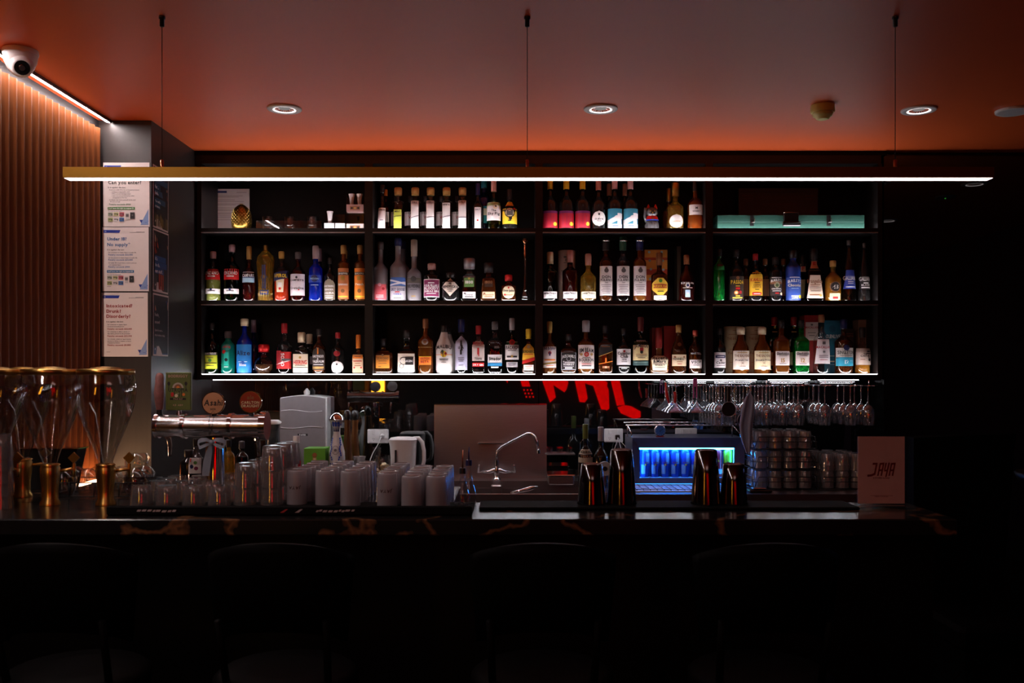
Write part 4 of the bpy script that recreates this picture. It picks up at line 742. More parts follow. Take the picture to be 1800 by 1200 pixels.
def ps(kind):
    def draw(p, w, h):
        k = h/113.0; Y = lambda y: h-y*k
        dk = (.006, .006, .012); p.rect(2.6*k, Y(110), w-2.6*k, Y(3), dk)
        rnd = random.Random(kind)
        if kind == 0:
            for i in range(14): x = (8+i*4.6)*k; p.poly([(x, Y(109)), (x+3*k, Y(109)), (x+(2+rnd.random()*3)*k, Y(86+rnd.random()*10)), (x+rnd.random()*k, Y(80+rnd.random()*12))], rnd.choice([(.25, .18, .04), (.14, .10, .03), (.45, .38, .18), (.08, .06, .02)]))
            for i in range(6): p.disc((48+rnd.random()*24)*k, Y(24+rnd.random()*30), (2+rnd.random()*2.5)*k, rnd.choice([(.25, .06, .03), (.35, .16, .10), (.12, .03, .02)]), 12)
            p.disc(7*k, Y(52), 3.5*k, (.5, .03, .01), 12)
            rows = [('Zero tolerance', 30, 62), ('for bad', 41, 34), ('behaviour.', 52, 46), ('You will be asked', 66, 52), ('to leave.', 75, 26)]; c = (.01, .06, .12); z = 7
            for i, (s_, y, ww) in enumerate(rows): p.rect(6*k, Y(y+1.8), (8+ww)*k, Y(y-8), c); p.text(s_, 8*k, Y(y), (z-2*(i > 2))*.8*k, 'W', 'l', ww*k*.95)
        elif kind == 1:
            p.rect(50*k, Y(17), 72*k, Y(9), (.01, .02, .18))
            for i in range(22):
                x, y = (8+rnd.random()*62)*k, Y(8+rnd.random()*38); p.disc(x, y, (1.2+rnd.random()*1.8)*k, rnd.choice([(.45, .06, .01), (.6, .22, .10), (.35, .04, .01), (.55, .4, .28)]), 12, (3+rnd.random()*5)*k)
            for i in range(9): x = (24+rnd.random()*46)*k; p.rect(x, Y(108), x+(2+rnd.random()*4)*k, Y(74+rnd.random()*8), rnd.choice([(.30, .03, .01), (.50, .06, .01), (.12, .02, .01)]))
            for s_, y, ww in (("It's never ok", 56, 54), ('to disrespect', 67, 58), ('our staff.', 78, 44)): p.rect(6*k, Y(y+2), (8+ww)*k, Y(y-8.5), (.01, .07, .22)); p.text(s_, 8*k, Y(y), 6*k, 'W', 'l', ww*k*.95)
        else:
            p.rect(2.6*k, Y(110), w-2.6*k, Y(98), (.01, .05, .16))
            for i in range(14): p.disc((8+i*4.7+rnd.random()*2)*k, Y(12+rnd.random()*16), (1+rnd.random()*1.6)*k, rnd.choice([(.35, .06, .01), (.5, .25, .15), (.25, .03, .01)]), 12, (3+rnd.random()*6)*k)
            p.rect(44*k, Y(17), 70*k, Y(10), (.01, .02, .10))
            for s_, y, z in (('Feeling', 41, 6), ('uncomfortable?', 54, 6), ('Speak to our staff -', 68, 4.2), ("they're here to help.", 77, 4.2)): p.text(s_, 7*k, Y(y), z*k*.9, (.55, .42, .42), 'l', 60*k)
        p.poly([(7*k, Y(103)), (9*k, Y(98)), (11*k, Y(101))], 'W'); p.poly([(9*k, Y(105)), (14*k, Y(102)), (11*k, Y(104))], 'W')
    return draw
for k, (py, ds) in enumerate(((287, 'dark poster of city lights and teal text bands, top on the column side'), (400, 'dark poster of orange bokeh with blue text bands, middle of the column side'), (514, 'dark poster with pinkish question lettering, lowest on the column side'))):
    poster((-1.7447, 4.553, Z_(py+111, 4.545)), (0, 1, 0), (1, 0, 0), .206, 111*4.545/F, ds, ps(k), group='dark notices on the column side')
# paper on the top shelf
def lic(p, w, h):
    k = h/84.0; Y = lambda y: h-y*k
    p.rect(1*k, Y(7), 25*k, Y(3.5), (.01, .02, .14))
    for i, y in enumerate((6, 12, 14, 19, 22, 26, 28, 33, 36, 38, 42, 44, 47, 50, 54)): p.rect((3 if i else 42)*k, Y(y+.6), (60-(i*7) % 23)*k, Y(y), (.28, .18, .18))
poster((X_(373, 5.44), 5.4495, ROWS[0]+.0015), (1, 0, 0), (0, -1, 0), 65*5.44/F, .277, 'white licence sheet standing at the left end of the top shelf', lic, group=None)

# ================= SMALL THINGS ON THE TOP SHELF
def gold_orn():
    x, d = 424.5, 5.25; s = d/F; z = ROWS[0]; R = 17.5*s; H = Z_(361, d)-z
    t = thing('ornamental_jar', 'golden studded pineapple-shaped jar before the licence sheet', 'jar', (X_(x, d), d, z))
    pr_ = [(0, .62), (.03, .72), (.2, .93), (.42, 1), (.65, .95), (.83, .78), (.95, .5), (1, .34)]
    MB().lathe([(a*H, r*R) for a, r in pr_], pm('gold_leaf', (.22, .12, .02), .3, .9, noise=.95, scale=90), 24).build('jar_body', t)
    st_ = MB(); n = 0
    for j in range(1, 15):
        v = j/15.5; r = R*(.5+.5*0)+0; r = None
        for (a, ra), (c, rc) in zip(pr_, pr_[1:]):
            if a <= v <= c: r = (ra+(rc-ra)*(v-a)/(c-a))*R
        for i in range(18):
            a = 2*PI*(i+.5*(j % 2))/18; c_ = Vector((r*math.cos(a), r*math.sin(a), v*H)); o = Vector((math.cos(a), math.sin(a), 0)); u = Vector((-math.sin(a), math.cos(a), 0)); h_ = .0026
            st_.add([c_+u*h_, c_+Vector((0, 0, h_)), c_-u*h_, c_-Vector((0, 0, h_)), c_+o*.0035], [(0, 1, 4), (1, 2, 4), (2, 3, 4), (3, 0, 4)], M['brass'])
    so = st_.build('studs', t); so['kind'] = 'stuff'
    lf = MB()
    for i in range(9): a = 2*PI*i/9; lf.add([(.004*math.cos(a+1), .004*math.sin(a+1), H), (.004*math.cos(a-1), .004*math.sin(a-1), H), (.015*math.cos(a), .015*math.sin(a), H+.012)], [(0, 1, 2)], M['brass'])
    lf.lathe([(H, .3*R), (H+.004, .2*R)], M['brass'], 12); lf.build('crown', t)
gold_orn()
tm = None
def tumbler_mesh(h, r0, r1, mat, lob=None, seg=20, base=.006):
    mb = MB(); mb.lathe([(0, r1*.96), (.003, r1), (h*.5, (r0+r1)/2), (h, r0)], mat, seg, cap1=False, cap0=False, lob=lob)
    mb.lathe([(h-.001, r0*.97), (h*.5, (r0+r1)/2*.95), (base, r1*.92), (base-.001, r1*.8)], mat, seg, cap1=False, cap0=False, lob=lob)
    mb.lathe([(base-.001, r1*.8), (base-.0015, .0005)], mat, seg, cap1=False, cap0=False); mb.lathe([(h-.001, r0*.97), (h, r0)], mat, seg, cap0=False, cap1=False)
    mb.lathe([(0, r1*.96), (.0005, .001)], mat, seg, cap1=False, cap0=False); return mb
cutm = tumbler_mesh(.085, .034, .030, M['glass'], base=.02, lob=lambda t, z: .03*math.cos(10*t) if z < .03 else 0).mesh('whisky_tumbler')
for px, w_ in ((472, 'left'), (510, 'middle'), (549, 'right')):
    o = put('whisky_tumbler', cutm, None, (X_(px, 5.27), 5.27, ROWS[0])); tag(o, w_+' of three clear heavy-based whisky tumblers alone on the top shelf', 'glass', 'whisky tumblers on the top shelf')
ab = thing('acrylic_divider', 'low clear acrylic divider panel before the three whisky tumblers', 'divider', (0, 0, 0))
x0, x1 = X_(451, 5.21), X_(566, 5.21); MB().box(x0, x1, 5.196, 5.199, ROWS[0], ROWS[0]+.054, M['acrylic']).build('front_sheet', ab)
for px in (451.5, 489, 528, 565): bx('cross_sheet', X_(px, 5.21)-.001, X_(px, 5.21)+.001, 5.199, 5.30, ROWS[0], ROWS[0]+.054, M['acrylic'], ab)
# acrylic caddies with cups
def caddy(xa, xb, ytop, zb, desc, tint, cups=(), base_c='W', prn=False):
    d = 5.215; s = d/F; X0, X1 = X_(xa, d), X_(xb, d); H = Z_(ytop, d)-zb; w = (X1-X0)/2
    t = thing('acrylic_caddy', desc, 'caddy', ((X0+X1)/2, d, zb))
    hb = .043 if not prn else .040
    MB().box(-w, w, 0, .055, 0, hb, paint(base_c, .4)).build('tray', t)
    mb = MB(); 
    for sx in (-w, w-.002): mb.box(sx, sx+.002, 0, .055, hb+.0002, H, M['acrylic'])
    mb.box(-w+.002, w-.002, .053, .055, hb+.0002, H, M['acrylic']); mb.build('holder', t)
    if prn:
        p = PR(lambda u, v, l: (u, -l, v)); p.rect(-w*.6, .010, w*.6, .030, 'Q')
        for i, c in enumerate(('K', 'A', 'K')): p.disc((i-1)*w*.38, .020, .006, c, 12)
        p.build('print', t)
    for cx_ in cups:
        MB().lathe([(hb+.0005, .010), (H*.92, .014), (H*1.12, .019)], pm('paper_cup', (.6, .56, .56), .5), 16, (cx_*w, .026, 0)).build('cup', t)
    return t
caddy(570, 587, 374, ROWS[0], 'small acrylic caddy holding one white cup, left of the pair', 0, (0,))
caddy(589.5, 606, 374, ROWS[0], 'small empty acrylic caddy beside the caddy with one white cup', 0)
caddy(609, 639, 372, ROWS[0], 'acrylic caddy with brown print supporting another caddy', 0, (), (.5, .40, .38), True)
caddy(609, 639, 343, ROWS[0]+.0, 'upper stacked', 0) if False else None
zc2 = Z_(372, 5.215)+.0005
caddy(609, 639, 343, zc2, 'pinkish acrylic caddy with two white cups, stacked on another caddy', 0, (-.46, .46), (.42, .24, .22), True)
# beckoning cat
def cat():
    x, d = 1146, 5.235; s = d/F; t = thing('cat_figurine', 'silver-black beckoning cat figurine with red ears and red collar', 'figurine', (X_(x, d), d, ROWS[0]))
    k = s; body = pm('silver_black_enamel', (.10, .095, .10), .25, .5)
    mb = MB(); mb.lathe([(0, 11.5*k), (3*k, 13*k), (10*k, 13*k), (18*k, 10*k), (24*k, 8*k), (26*k, 7*k)], body, 20, by=.8)
    for sx in (-1, 1): mb.lathe([(0, 3.5*k), (2*k, 4*k), (12*k, 4.2*k), (16*k, 3*k)], body, 12, (sx*5*k, -7*k, 0))
    mb.build('body', t)
    mb = MB(); mb.lathe([(25*k, 5*k), (27*k, 8*k), (31*k, 10.2*k), (36*k, 10*k), (40*k, 8*k), (42.5*k, 4*k), (43*k, 1*k)], body, 20, by=.85); mb.lathe([(28*k, 1*k), (28.5*k, 4*k), (31*k, 4*k), (32*k, 1*k)], body, 12, (0, -6.8*k, 0)); h_ = mb.build('head', t)
    for sx in (-1, 1):
        e = MB(); e.lathe([(39*k, 3.6*k), (43*k, 2.6*k), (47.5*k, .6*k)], paint((.5, .02, .01)), 10, (sx*6.2*k, 0, 0)); e.build('ear', h_)
        e = MB(); e.lathe([(0, 1.3*k), (.7*k, .9*k)], paint('A', .3, 1), 10, (sx*3.4*k, -8.9*k, 34.5*k), ax='y'); e.build('eye', h_)
    MB().lathe([(0, .8*k), (.6*k, .5*k)], paint('Y'), 8, (0, -10.6*k, 31.5*k), ax='y').build('nose', h_)
    MB().tube([(-10*k, 0, 16*k), (-12.5*k, -1*k, 26*k), (-12*k, -2*k, 34*k), (-11*k, -4*k, 41*k)], [2.8*k, 3*k, 3*k, 3.6*k], body, 10).build('raised_arm', t)
    mb = MB(); mb.lathe([(19*k, 11.4*k), (23*k, 10.5*k), (26.5*k, 8.6*k)], paint('R', .3), 20, by=.85, cap0=False, cap1=False); mb.lathe([(18*k, 11.9*k), (20*k, 11.6*k)], paint('B', .3), 20, by=.85, cap0=False, cap1=False); mb.build('collar', t)
    MB().lathe([(0, 2*k), (2*k, 1.4*k)], paint('A', .3, 1), 10, (0, -9.8*k, 21*k), ax='y').build('bell', t)
cat()
# green case
def case():
    d = 5.20; z = ROWS[0]; x0, x1 = X_(1261, d), X_(1519.5, d); z1 = Z_(377.5, d); t = thing('green_case', 'long green hard case with black handle and two clasps on the top shelf', 'case', ((x0+x1)/2, d, z)); w = (x1-x0)/2; H = z1-z
    gm = pm('green_leatherette', (.016, .075, .055), .5, noise=.2, scale=300, bump=.3)
    MB().box(-w, w, 0, .18, 0, H*.52, gm, .002).build('case_base', t); MB().box(-w, w, 0, .18, H*.525, H, gm, .002).build('case_lid', t)
    for px in (1321.5, 1456.5):
        xx = X_(px, d)-(x0+x1)/2; c = MB(); c.box(xx-.011, xx+.011, -.006, -.0003, H*.28, H*.98, M['blackp'], .003); c.tube([(xx+.014, -.008, H*.78), (xx+.014, -.008, H*.52), (xx-.004, -.008, H*.50)], .0013, M['chrome'], 5); c.build('clasp', t)
    xx = X_(1390, d)-(x0+x1)/2; s = d/F
    h = MB(); h.box(xx-16*s, xx+16*s, -.022, -.010, H*.25, H*.48, M['blackp'], .004); h.box(xx-13*s, xx+13*s, -.012, -.0003, H*.45, H*1.10, M['blackp'], .003); h.box(xx-16*s, xx+16*s, -.0225, -.010, H*.485, H*.52, M['chrome']); h.build('handle', t)
    MB().tube([(xx-13*s, -.006, H*1.14), (xx+13*s, -.006, H*1.14)], .0013, M['chrome'], 5).build('handle_bar', t)
case()
# decanter with copper stopper (middle shelf)
d = 5.245; s = d/F; t = thing('decanter', 'bulb-based glass decanter with a long copper stopper at the end of the second bay', 'decanter', (X_(923, d), d, ROWS[1])); z = ROWS[1]
HH = Z_(440, d)-z
MB().lathe([(0, 6*s), (.002, 8*s), (.018, 10*s), (.04, 9.6*s), (.065, 5*s), (.09, 3.0*s), (HH*.6, 2.6*s), (HH, 3.4*s)], M['glass'], 20).build('glass_body', t)
a = MB(); zz = Z_(418, d)-z; a.lathe([(Z_(455, d)-z, .8*s), (Z_(446, d)-z, 3.3*s), (Z_(440, d)-z, 2.2*s), (Z_(430, d)-z, 2.4*s)], M['copper'], 14); a.lathe([(Z_(430, d)-z, 3*s), (Z_(428, d)-z, 2.4*s)], M['chrome'], 14); a.lathe([(Z_(428, d)-z, 2.4*s), (Z_(424, d)-z, 5.8*s), (Z_(420, d)-z, 5*s), (zz, 2*s)], M['copper'], 14); a.build('stopper', t)

# ================= RACKS AND HANGING GLASSES
GZ = 1.482
rk = thing('glass_rack', 'chrome wire rack for stemware under the shelves', 'rack', (0, 0, 0))
def rails(cols, d0, d1, w_):
    for c in cols:
        mb = MB()
        for sx in (-1, 1): mb.tube([(c+sx*.011, d0, GZ+.0), (c+sx*.011, d1, GZ)], .0022, M['chrome'], 6)
        mb.tube([(c-.011, d0+.02, GZ), (c-.011, d0+.02, 1.511)], .002, M['chrome'], 5); mb.tube([(c+.011, d1-.02, GZ), (c+.011, d1-.02, 1.511)], .002, M['chrome'], 5); mb.build('rail', rk)
d = 4.98
for xa, xb in ((1172, 1241), (1256, 1328), (1352, 1420), (1440, 1512)):
    mb = MB()
    for zz in (1.492, 1.500): mb.tube([(X_(xa, 5.17), 5.172, zz), (X_(xb, 5.17), 5.172, zz)], .0013, M['chrome'], 5)
    mb.build('front_wire', rk)
def stem(profile_bowl, h, mat, name):
    # origin at the foot plane, glass hangs down (negative z)
    mb = MB(); mb.lathe([(.0035, .034), (.0028, .033), (.007-.007, .010), (-.006, .0045), (-.012, .0036)], mat, 18, cap1=False)
    mb.lathe([(-.012, .0036), (-h*.42, .0033), (-h*.46, .006)], mat, 8, cap0=False, cap1=False)
    mb.lathe([(-z_, r) for z_, r in profile_bowl], mat, 20, cap0=True, cap1=False)
    mb.lathe([(-z_, r*.94) for z_, r in reversed(profile_bowl)], mat, 20, cap0=False, cap1=False); return mb.mesh(name)
wine_m = stem([(.093, .004), (.098, .012), (.108, .024), (.125, .033), (.15, .036), (.18, .034), (.208, .029)], .20, M['stem'], 'wine_glass')
coup_m = stem([(.086, .004), (.094, .010), (.106, .022), (.120, .040), (.132, .050), (.140, .054)], .19, M['stem'], 'coupe_glass')
ORD = ('first', 'second', 'third', 'fourth', 'fifth', 'sixth', 'seventh')
def hang(cols, rows, me, nm, desc, grp):
    for i, c in enumerate(cols):
        for j, y_ in enumerate(rows):
            o = put(nm, me, None, (c+random.uniform(-.001, .001), y_, GZ-.001), random.random()*6); tag(o, '%s, %s column from left, %s from front' % (desc, ORD[i], ORD[j]), 'glass', grp)
cc = [X_(1188, 4.96), X_(1222, 4.96)+.01]
rails(cc, 4.90, 5.40, 0); hang(cc, [4.96, 5.075, 5.19, 5.305], coup_m, 'coupe_glass', 'wide coupe glass hanging in the stemware rack', 'hanging coupe glasses')
w1 = [X_(p_, 4.96) for p_ in (1264, 1292, 1321, 1350, 1373+5, 1406)]
w1 = [w1[0]+i*.0835 for i in range(6)]
rails(w1, 4.90, 5.40, 0); hang(w1, [4.96, 5.04, 5.12, 5.20, 5.28, 5.36], wine_m, 'wine_glass', 'wine glass hanging in the middle section', 'hanging wine glasses, middle section')
w2 = [X_(1450, 4.96), X_(1495, 4.96), X_(1526, 4.96)]
rails(w2, 4.90, 5.40, 0); hang(w2, [4.96, 5.06, 5.16], wine_m, 'wine_glass', 'wine glass hanging in the right-end section', 'hanging wine glasses, right end')
# hung tools
def hook_tool(name, desc, cat_, px, py0, py1, mat, r, d=4.90):
    t = thing(name, desc, cat_, W(px, py0, d)); return t
t = thing('corkscrew', 'red corkscrew hanging among the coupe glasses', 'corkscrew', W(1170, 672, 4.93))
mb = MB(); mb.tube([(0, 0, 0), (.004, 0, -.05), (.012, -.004, -.085), (.018, 0, -.11)], [.004, .008, .008, .004], paint('R', .3), 8); mb.build('handle', t)
t = thing('bottle_opener', 'pink flat bottle opener hanging in front of the rack', 'opener', W(1222, 664, 4.90))
mb = MB(); pk = paint((.55, .12, .45), .4)
mb.box(-.011, .011, 0, .0015, -.045, .0, pk); mb.box(-.011, -.005, 0, .0015, -.105, -.0455, pk); mb.box(.004, .011, 0, .0015, -.105, -.0455, pk); mb.build('blade', t)
t = thing('second_corkscrew', 'red spiral corkscrew with silver worm hanging beside the coupes', 'corkscrew', W(1186, 688, 4.93)); t.name = 'corkscrew'
MB().tube([(0, 0, 0), (.003, 0, -.035), (.001, 0, -.06)], .0075, paint('R', .3), 8).build('handle', t)
MB().tube([(.010+.004*math.cos(i*1.3), .004*math.sin(i*1.3), -.005-i*.0025) for i in range(22)], .0012, M['chrome'], 4).build('worm', t)
def strainer(px, py, rpx, d, desc, hx):
    t = thing('strainer', desc, 'strainer', W(px, py, d)); s = d/F; r = rpx*s
    e = MB(); e.lathe([(0, r), (.004, r*1.03), (.007, r), (.004, r*.96), (0, r)], M['steel'], 28, ax='y', cap0=False, cap1=False); e.build('rim', t)
    e = MB(); e.lathe([(.003, r*.95), (.020, r*.8), (.030, r*.4), (.032, .001)], pm('dark_mesh', (.03, .03, .035), .4, .8, scale=500), 24, ax='y', cap1=False); e.v = [(a, -b_, c) for a, b_, c in e.v]; e.build('mesh_bowl', t)
    MB().box(-.008, .008, -.006, -.002, r*1.01, 1.479-t.location.z, M['blackp'], .002).build('handle', t); MB().tube([(0, -.004, 1.476-t.location.z), (0, 4.915-d, 1.4795-t.location.z), (hx, 4.915-d, 1.4795-t.location.z)], .002, M['wire'], 5).build('hook', t)
    for sx in (-1, 1): MB().tube([(sx*r*1.02, -.004, -r*.3), (sx*(r+.012), -.004, -r*.35)], .005, M['blackp'], 6).build('ear_lug', t)
strainer(1281, 719, 13, 4.87, 'round black strainer hanging with its handle up before the wine glasses', -.02)
strainer(1309, 738, 13, 4.87, 'round strainer partly hidden behind the blue towel', -.025)
# towel
t = thing('bar_towel', 'blue-grey bar towel hanging from a hook beside the fridge', 'towel', W(1318, 684, 4.82))
d = 4.82; s = d/F; mb = MB(); NX, NZ = 14, 16; vs = []; fs = []
prof_t = [(0, -1, 1), (10, -2, 2), (16, -10, 9), (40, -15, 9), (65, -19, 6), (90, -15, 5), (108, -8, 1), (112, -7, 0)]
for j in range(NZ+1):
    yy = 112*j/NZ
    for (a, l0, r0), (c, l1, r1) in zip(prof_t, prof_t[1:]):
        if a <= yy <= c: f_ = (yy-a)/(c-a); l_ = l0+(l1-l0)*f_; r_2 = r0+(r1-r0)*f_; break
    for i in range(NX+1):
        u = i/NX; vs.append(((l_+(r_2-l_)*u)*s, -.012*math.sin(u*PI*3.2+yy*.01)*min(1, yy/20), -yy*s))
for j in range(NZ):
    for i in range(NX): a = j*(NX+1)+i; fs.append((a, a+1, a+NX+2, a+NX+1))
n_ = len(vs); vs2 = vs+[(x, y+.006, z) for x, y, z in vs]; fs2 = fs+[tuple(i+n_ for i in reversed(f)) for f in fs]
for j in range(NZ):
    for i in (0, NX): a = j*(NX+1)+i; fs2.append((a, a+NX+1, a+NX+1+n_, a+n_))
mb.add(vs2, fs2, pm('blue_grey_cloth', (.32, .36, .50), .9, noise=.15, scale=200, bump=.3), True); mb.build('cloth', t)
MB().tube([(0, .004, 0), (0, .004, .012), (0, .05, 1.4795-t.location.z), (0, .10, 1.4795-t.location.z)], .002, M['chrome'], 5).build('hook', t)
# ================= ON THE BENCH (z = HB)
def bench(name, desc, cat_, px, d, grp=None, z=HB): return thing(name, desc, cat_, (X_(px, d), d, z), grp)
# stainless splash sheet
t = thing('steel_splash_sheet', 'upright brushed steel sheet behind the sink tap', 'panel', (0, 0, 0))
MB().box(X_(763, 5.43), X_(961, 5.43), 5.432, 5.436, HB+.0005, Z_(711, 5.43), M['steel']).build('sheet', t)
MB().box(X_(763, 5.43), X_(961, 5.43), 5.425, 5.444, Z_(711, 5.43), Z_(709.5, 5.43), M['chrome']).build('top_fold', t)
# tap
t = bench('sink_tap', 'chrome mixer tap with angled swivel spout over the sink', 'tap', 873, 5.36); d = 5.36; s = d/F
zt = lambda py: Z_(py, d)-HB
mb = MB(); mb.lathe([(0, .026), (.006, .026), (.010, .016), (.03, .014), (zt(832), .018), (zt(826), .018), (zt(818), .012)], M['chrome'], 16)
mb.build('body', t)
mb = MB(); mb.tube([(-26*s, 0, zt(829)), (-14*s, 0, zt(829)), (-6*s, 0, zt(826)), (6*s, 0, zt(826)), (14*s, 0, zt(829)), (26*s, 0, zt(829))], [.006, .011, .015, .015, .011, .006], M['chrome'], 12)
mb.build('cross_bar', t)
for sx in (-1, 1): MB().tube([(sx*27*s, 0, zt(829)), (sx*32*s, -.01, zt(829)), (sx*31*s, -.012, zt(820)), (sx*30*s, -.02, zt(816))], [.007, .008, .006, .005], M['chrome'], 8).build('lever', t)
sp = [(0, 0, zt(818)), (0, 0, zt(800)), (0.004, -.004, zt(792)), (10*s, -.01, zt(784))]
sp += [(10*s+(54-10)*s*k/5, -.01-.05*k/5, zt(784)+(zt(760)-zt(784))*k/5) for k in range(1, 6)]
sp += [(60*s, -.062, zt(760.5)), (66*s, -.064, zt(765)), (70*s, -.066, zt(774)), (73*s, -.068, zt(790))]
MB().tube(sp, .0085, M['chrome'], 12).build('spout', t)
MB().lathe([(zt(818), .014), (zt(808), .014)], M['chrome'], 14).build('collar', t)
MB().lathe([(0, .011), (.018, .011)], M['chrome'], 12, (73.2*s, -.068, zt(795))).build('aerator', t)
# steel ledge bar on sheet + ice scoop in sink
t = thing('sheet_ledge', 'small bright steel ledge on the splash sheet left of the tap', 'ledge', W(863, 778, 5.42)); MB().box(-.075, .075, -.02, .011, -.006, .0, M['chrome'], .002).build('ledge_bar', t)
t = thing('ice_scoop', 'long steel scoop leaning in the sink', 'scoop', W(922, 862, 5.0)); mb = MB(); mb.tube([(-.075, 0, -.012), (-.02, 0, -.002), (.03, 0, .012), (.07, 0, .022)], [.006, .010, .013, .004], M['chrome'], 10); mb.build('scoop_body', t)
t = thing('sink_caddy', 'square chrome caddy standing in the sink below the tap', 'caddy', (X_(873, 5.2), 5.2, HB-.234)); MB().box(-.03, .03, -.03, .03, 0, .225, M['steel'], .006).build('caddy_body', t)
# paper towel dispenser
d = 5.33; t = thing('towel_dispenser', 'white wall paper towel dispenser with two wavy lines', 'dispenser', (0, 0, 0)); x0, x1 = X_(492, d), X_(571, d); z0, z1 = HB+.0, Z_(700, d)
mb = MB(); n = 12; top = [(x0+(x1-x0)*i/n, z1+.014*math.sin(PI*i/n)) for i in range(n+1)]
mb.prism([(x0, z0+.06)]+[(x1, z0+.06)]+top[::-1], d, d+.012, pm('dispenser_grey', (.18, .155, .16), .35)); mb.build('front_cover', t)
mb = MB(); mb.prism([(x0-.003, z0+.055)]+[(x1+.010, z0+.055)]+[(x+(.010 if i > n/2 else 0)*1, z+.004) for i, (x, z) in enumerate(top)][::-1], d+.0125, 5.451, M['white']); mb.build('case', t)
for yy, am, sg in ((722, .006, 1), (751, .005, -1)):
    MB().tube([(x0+.006+(x1-x0-.02)*i/14, d-.002, Z_(yy, d)+am*math.sin(sg*(i/14)*PI*2)) for i in range(15)], .0015, M['white'], 5).build('wavy_line', t)
p = PR(face(0, d, 0)); p.rect(X_(523, d), Z_(766, d), X_(541, d), Z_(762, d), 'K'); p.text('PAPER', X_(532, d), Z_(765.4, d), 2.6*d/F, 'W', 'c', 15*d/F); p.build('name_plate', t)
MB().lathe([(0, .016), (.02, .018), (.03, .010), (.038, .004)], M['white'], 12, (X_(536, d), d+.05, z1+.019)).build('key_knob', t)
# power points
def outlet(xa, xb, ya, yb, desc, plug, d=5.446, hid=False):
    t = thing('power_outlet', desc, 'outlet', W((xa+xb)/2, (ya+yb)/2, d)); s = d/F; w, h = (xb-xa)/2*s, (yb-ya)/2*s
    MB().box(-w, w, -.008, 0.004, -h, h, M['white'], .004).build('plate', t)
    for sx in (-.42, .42):
        MB().box(sx*w-.007, sx*w+.007, -.0115, -.0085, h*.25, h*.8, M['white'], .002).build('switch', t)
        if sx < 0 or not plug:
            p = PR(lambda u, v, l: (u, -.0085-l, v)); 
            for (a, b2, sl) in ((-.0045, .0, .5), (.0045, 0, -.5), (0, -.008, 0)):
                p.poly([(sx*w+a-.0011+sl*.004, -h*.35+b2+.003), (sx*w+a+.0011+sl*.004, -h*.35+b2+.003), (sx*w+a+.0011-sl*.004, -h*.35+b2-.003), (sx*w+a-.0011-sl*.004, -h*.35+b2-.003)], 'K')
            p.build('socket', t)
    return t
o1 = outlet(646, 683, 754, 779, 'white double power outlet left of the kettle with one plug in', True)
d = 5.446; s = d/F; kc = W(672, 766, 5.437)
o2 = outlet(1062, 1095, 753, 777, 'white double power outlet left of the blue-lit fridge with plugs in', True)
t = thing('charger_plug', 'black charger with white cables in the outlet left of the fridge', 'charger', W(1085, 768, 5.437))
MB().box(-.012, .012, -.03, 0, -.014, .014, M['blackp'], .003).build('plug', t)
for k, dx in enumerate((-.02, .015, .05)): MB().tube([(0, -.031, 0), (dx*.3, -.05, -.02), (dx, -.05, -.06), (dx*.6, -.045, -.12), (dx+.01, -.04, -.19)], .0018, M['white'], 5).build('cable', t)
o3 = outlet(1187, 1225, 752, 778, 'white double power outlet on the splashback above the fridge', False)
# kettle
d = 5.2; s = d/F; t = bench('kettle', 'white plastic electric kettle with a grey level window', 'kettle', 709, d); zt = lambda py: Z_(py, d)-HB
kp = [(.012, .062), (.03, .066), (zt(800), .070), (zt(780), .074), (zt(772), .078)]
MB().lathe(kp, M['white'], 24, n=3, by=.85).build('body', t)
MB().lathe([(0, .066), (.011, .066)], M['grey'], 24).build('power_base', t)
MB().lathe([(zt(772)+.0005, .077), (zt(769), .070), (zt(767.5), .04)], M['white'], 24, n=3, by=.85).build('lid', t)
MB().prism([(-.080, zt(773)), (-.060, zt(773)), (-.064, zt(787)), (-.072, zt(784))], -.02, .02, M['white']).build('spout', t)
MB().tube([(.055, 0, zt(770)), (.085, 0, zt(770)), (.104, 0, zt(777)), (.114, 0, zt(792)), (.115, 0, zt(808)), (.108, 0, zt(820)), (.085, 0, zt(825)), (.066, 0, zt(824))], [.010, .012, .012, .011, .011, .011, .010, .010], M['white'], 10).build('handle', t)
kc_ = (kc[0]-X_(709, 5.2), kc[1]-5.2, kc[2]-HB)
MB().lathe([(0, .014), (.022, .012), (.03, .006)], M['white'], 14, (0, .001, 0), ax='y').build('plug', t, loc=kc_)
MB().tube([(0, -.03, 0), (-.004, -.045, -.01), (-.02, -.05, -.05), (-.045, -.05, -.09), (-.062, -.045, -.13), (-.066, -.04, -.17), (-.04, -.03, -.21), (.02, -.02, -.224)], .0032, M['white'], 7).build('power_cord', t, loc=kc_)
MB().box(-.040, -.029, -.0665, -.060, zt(812), zt(789), pm('grey_window', (.06, .055, .055), .1)).build('level_window', t)
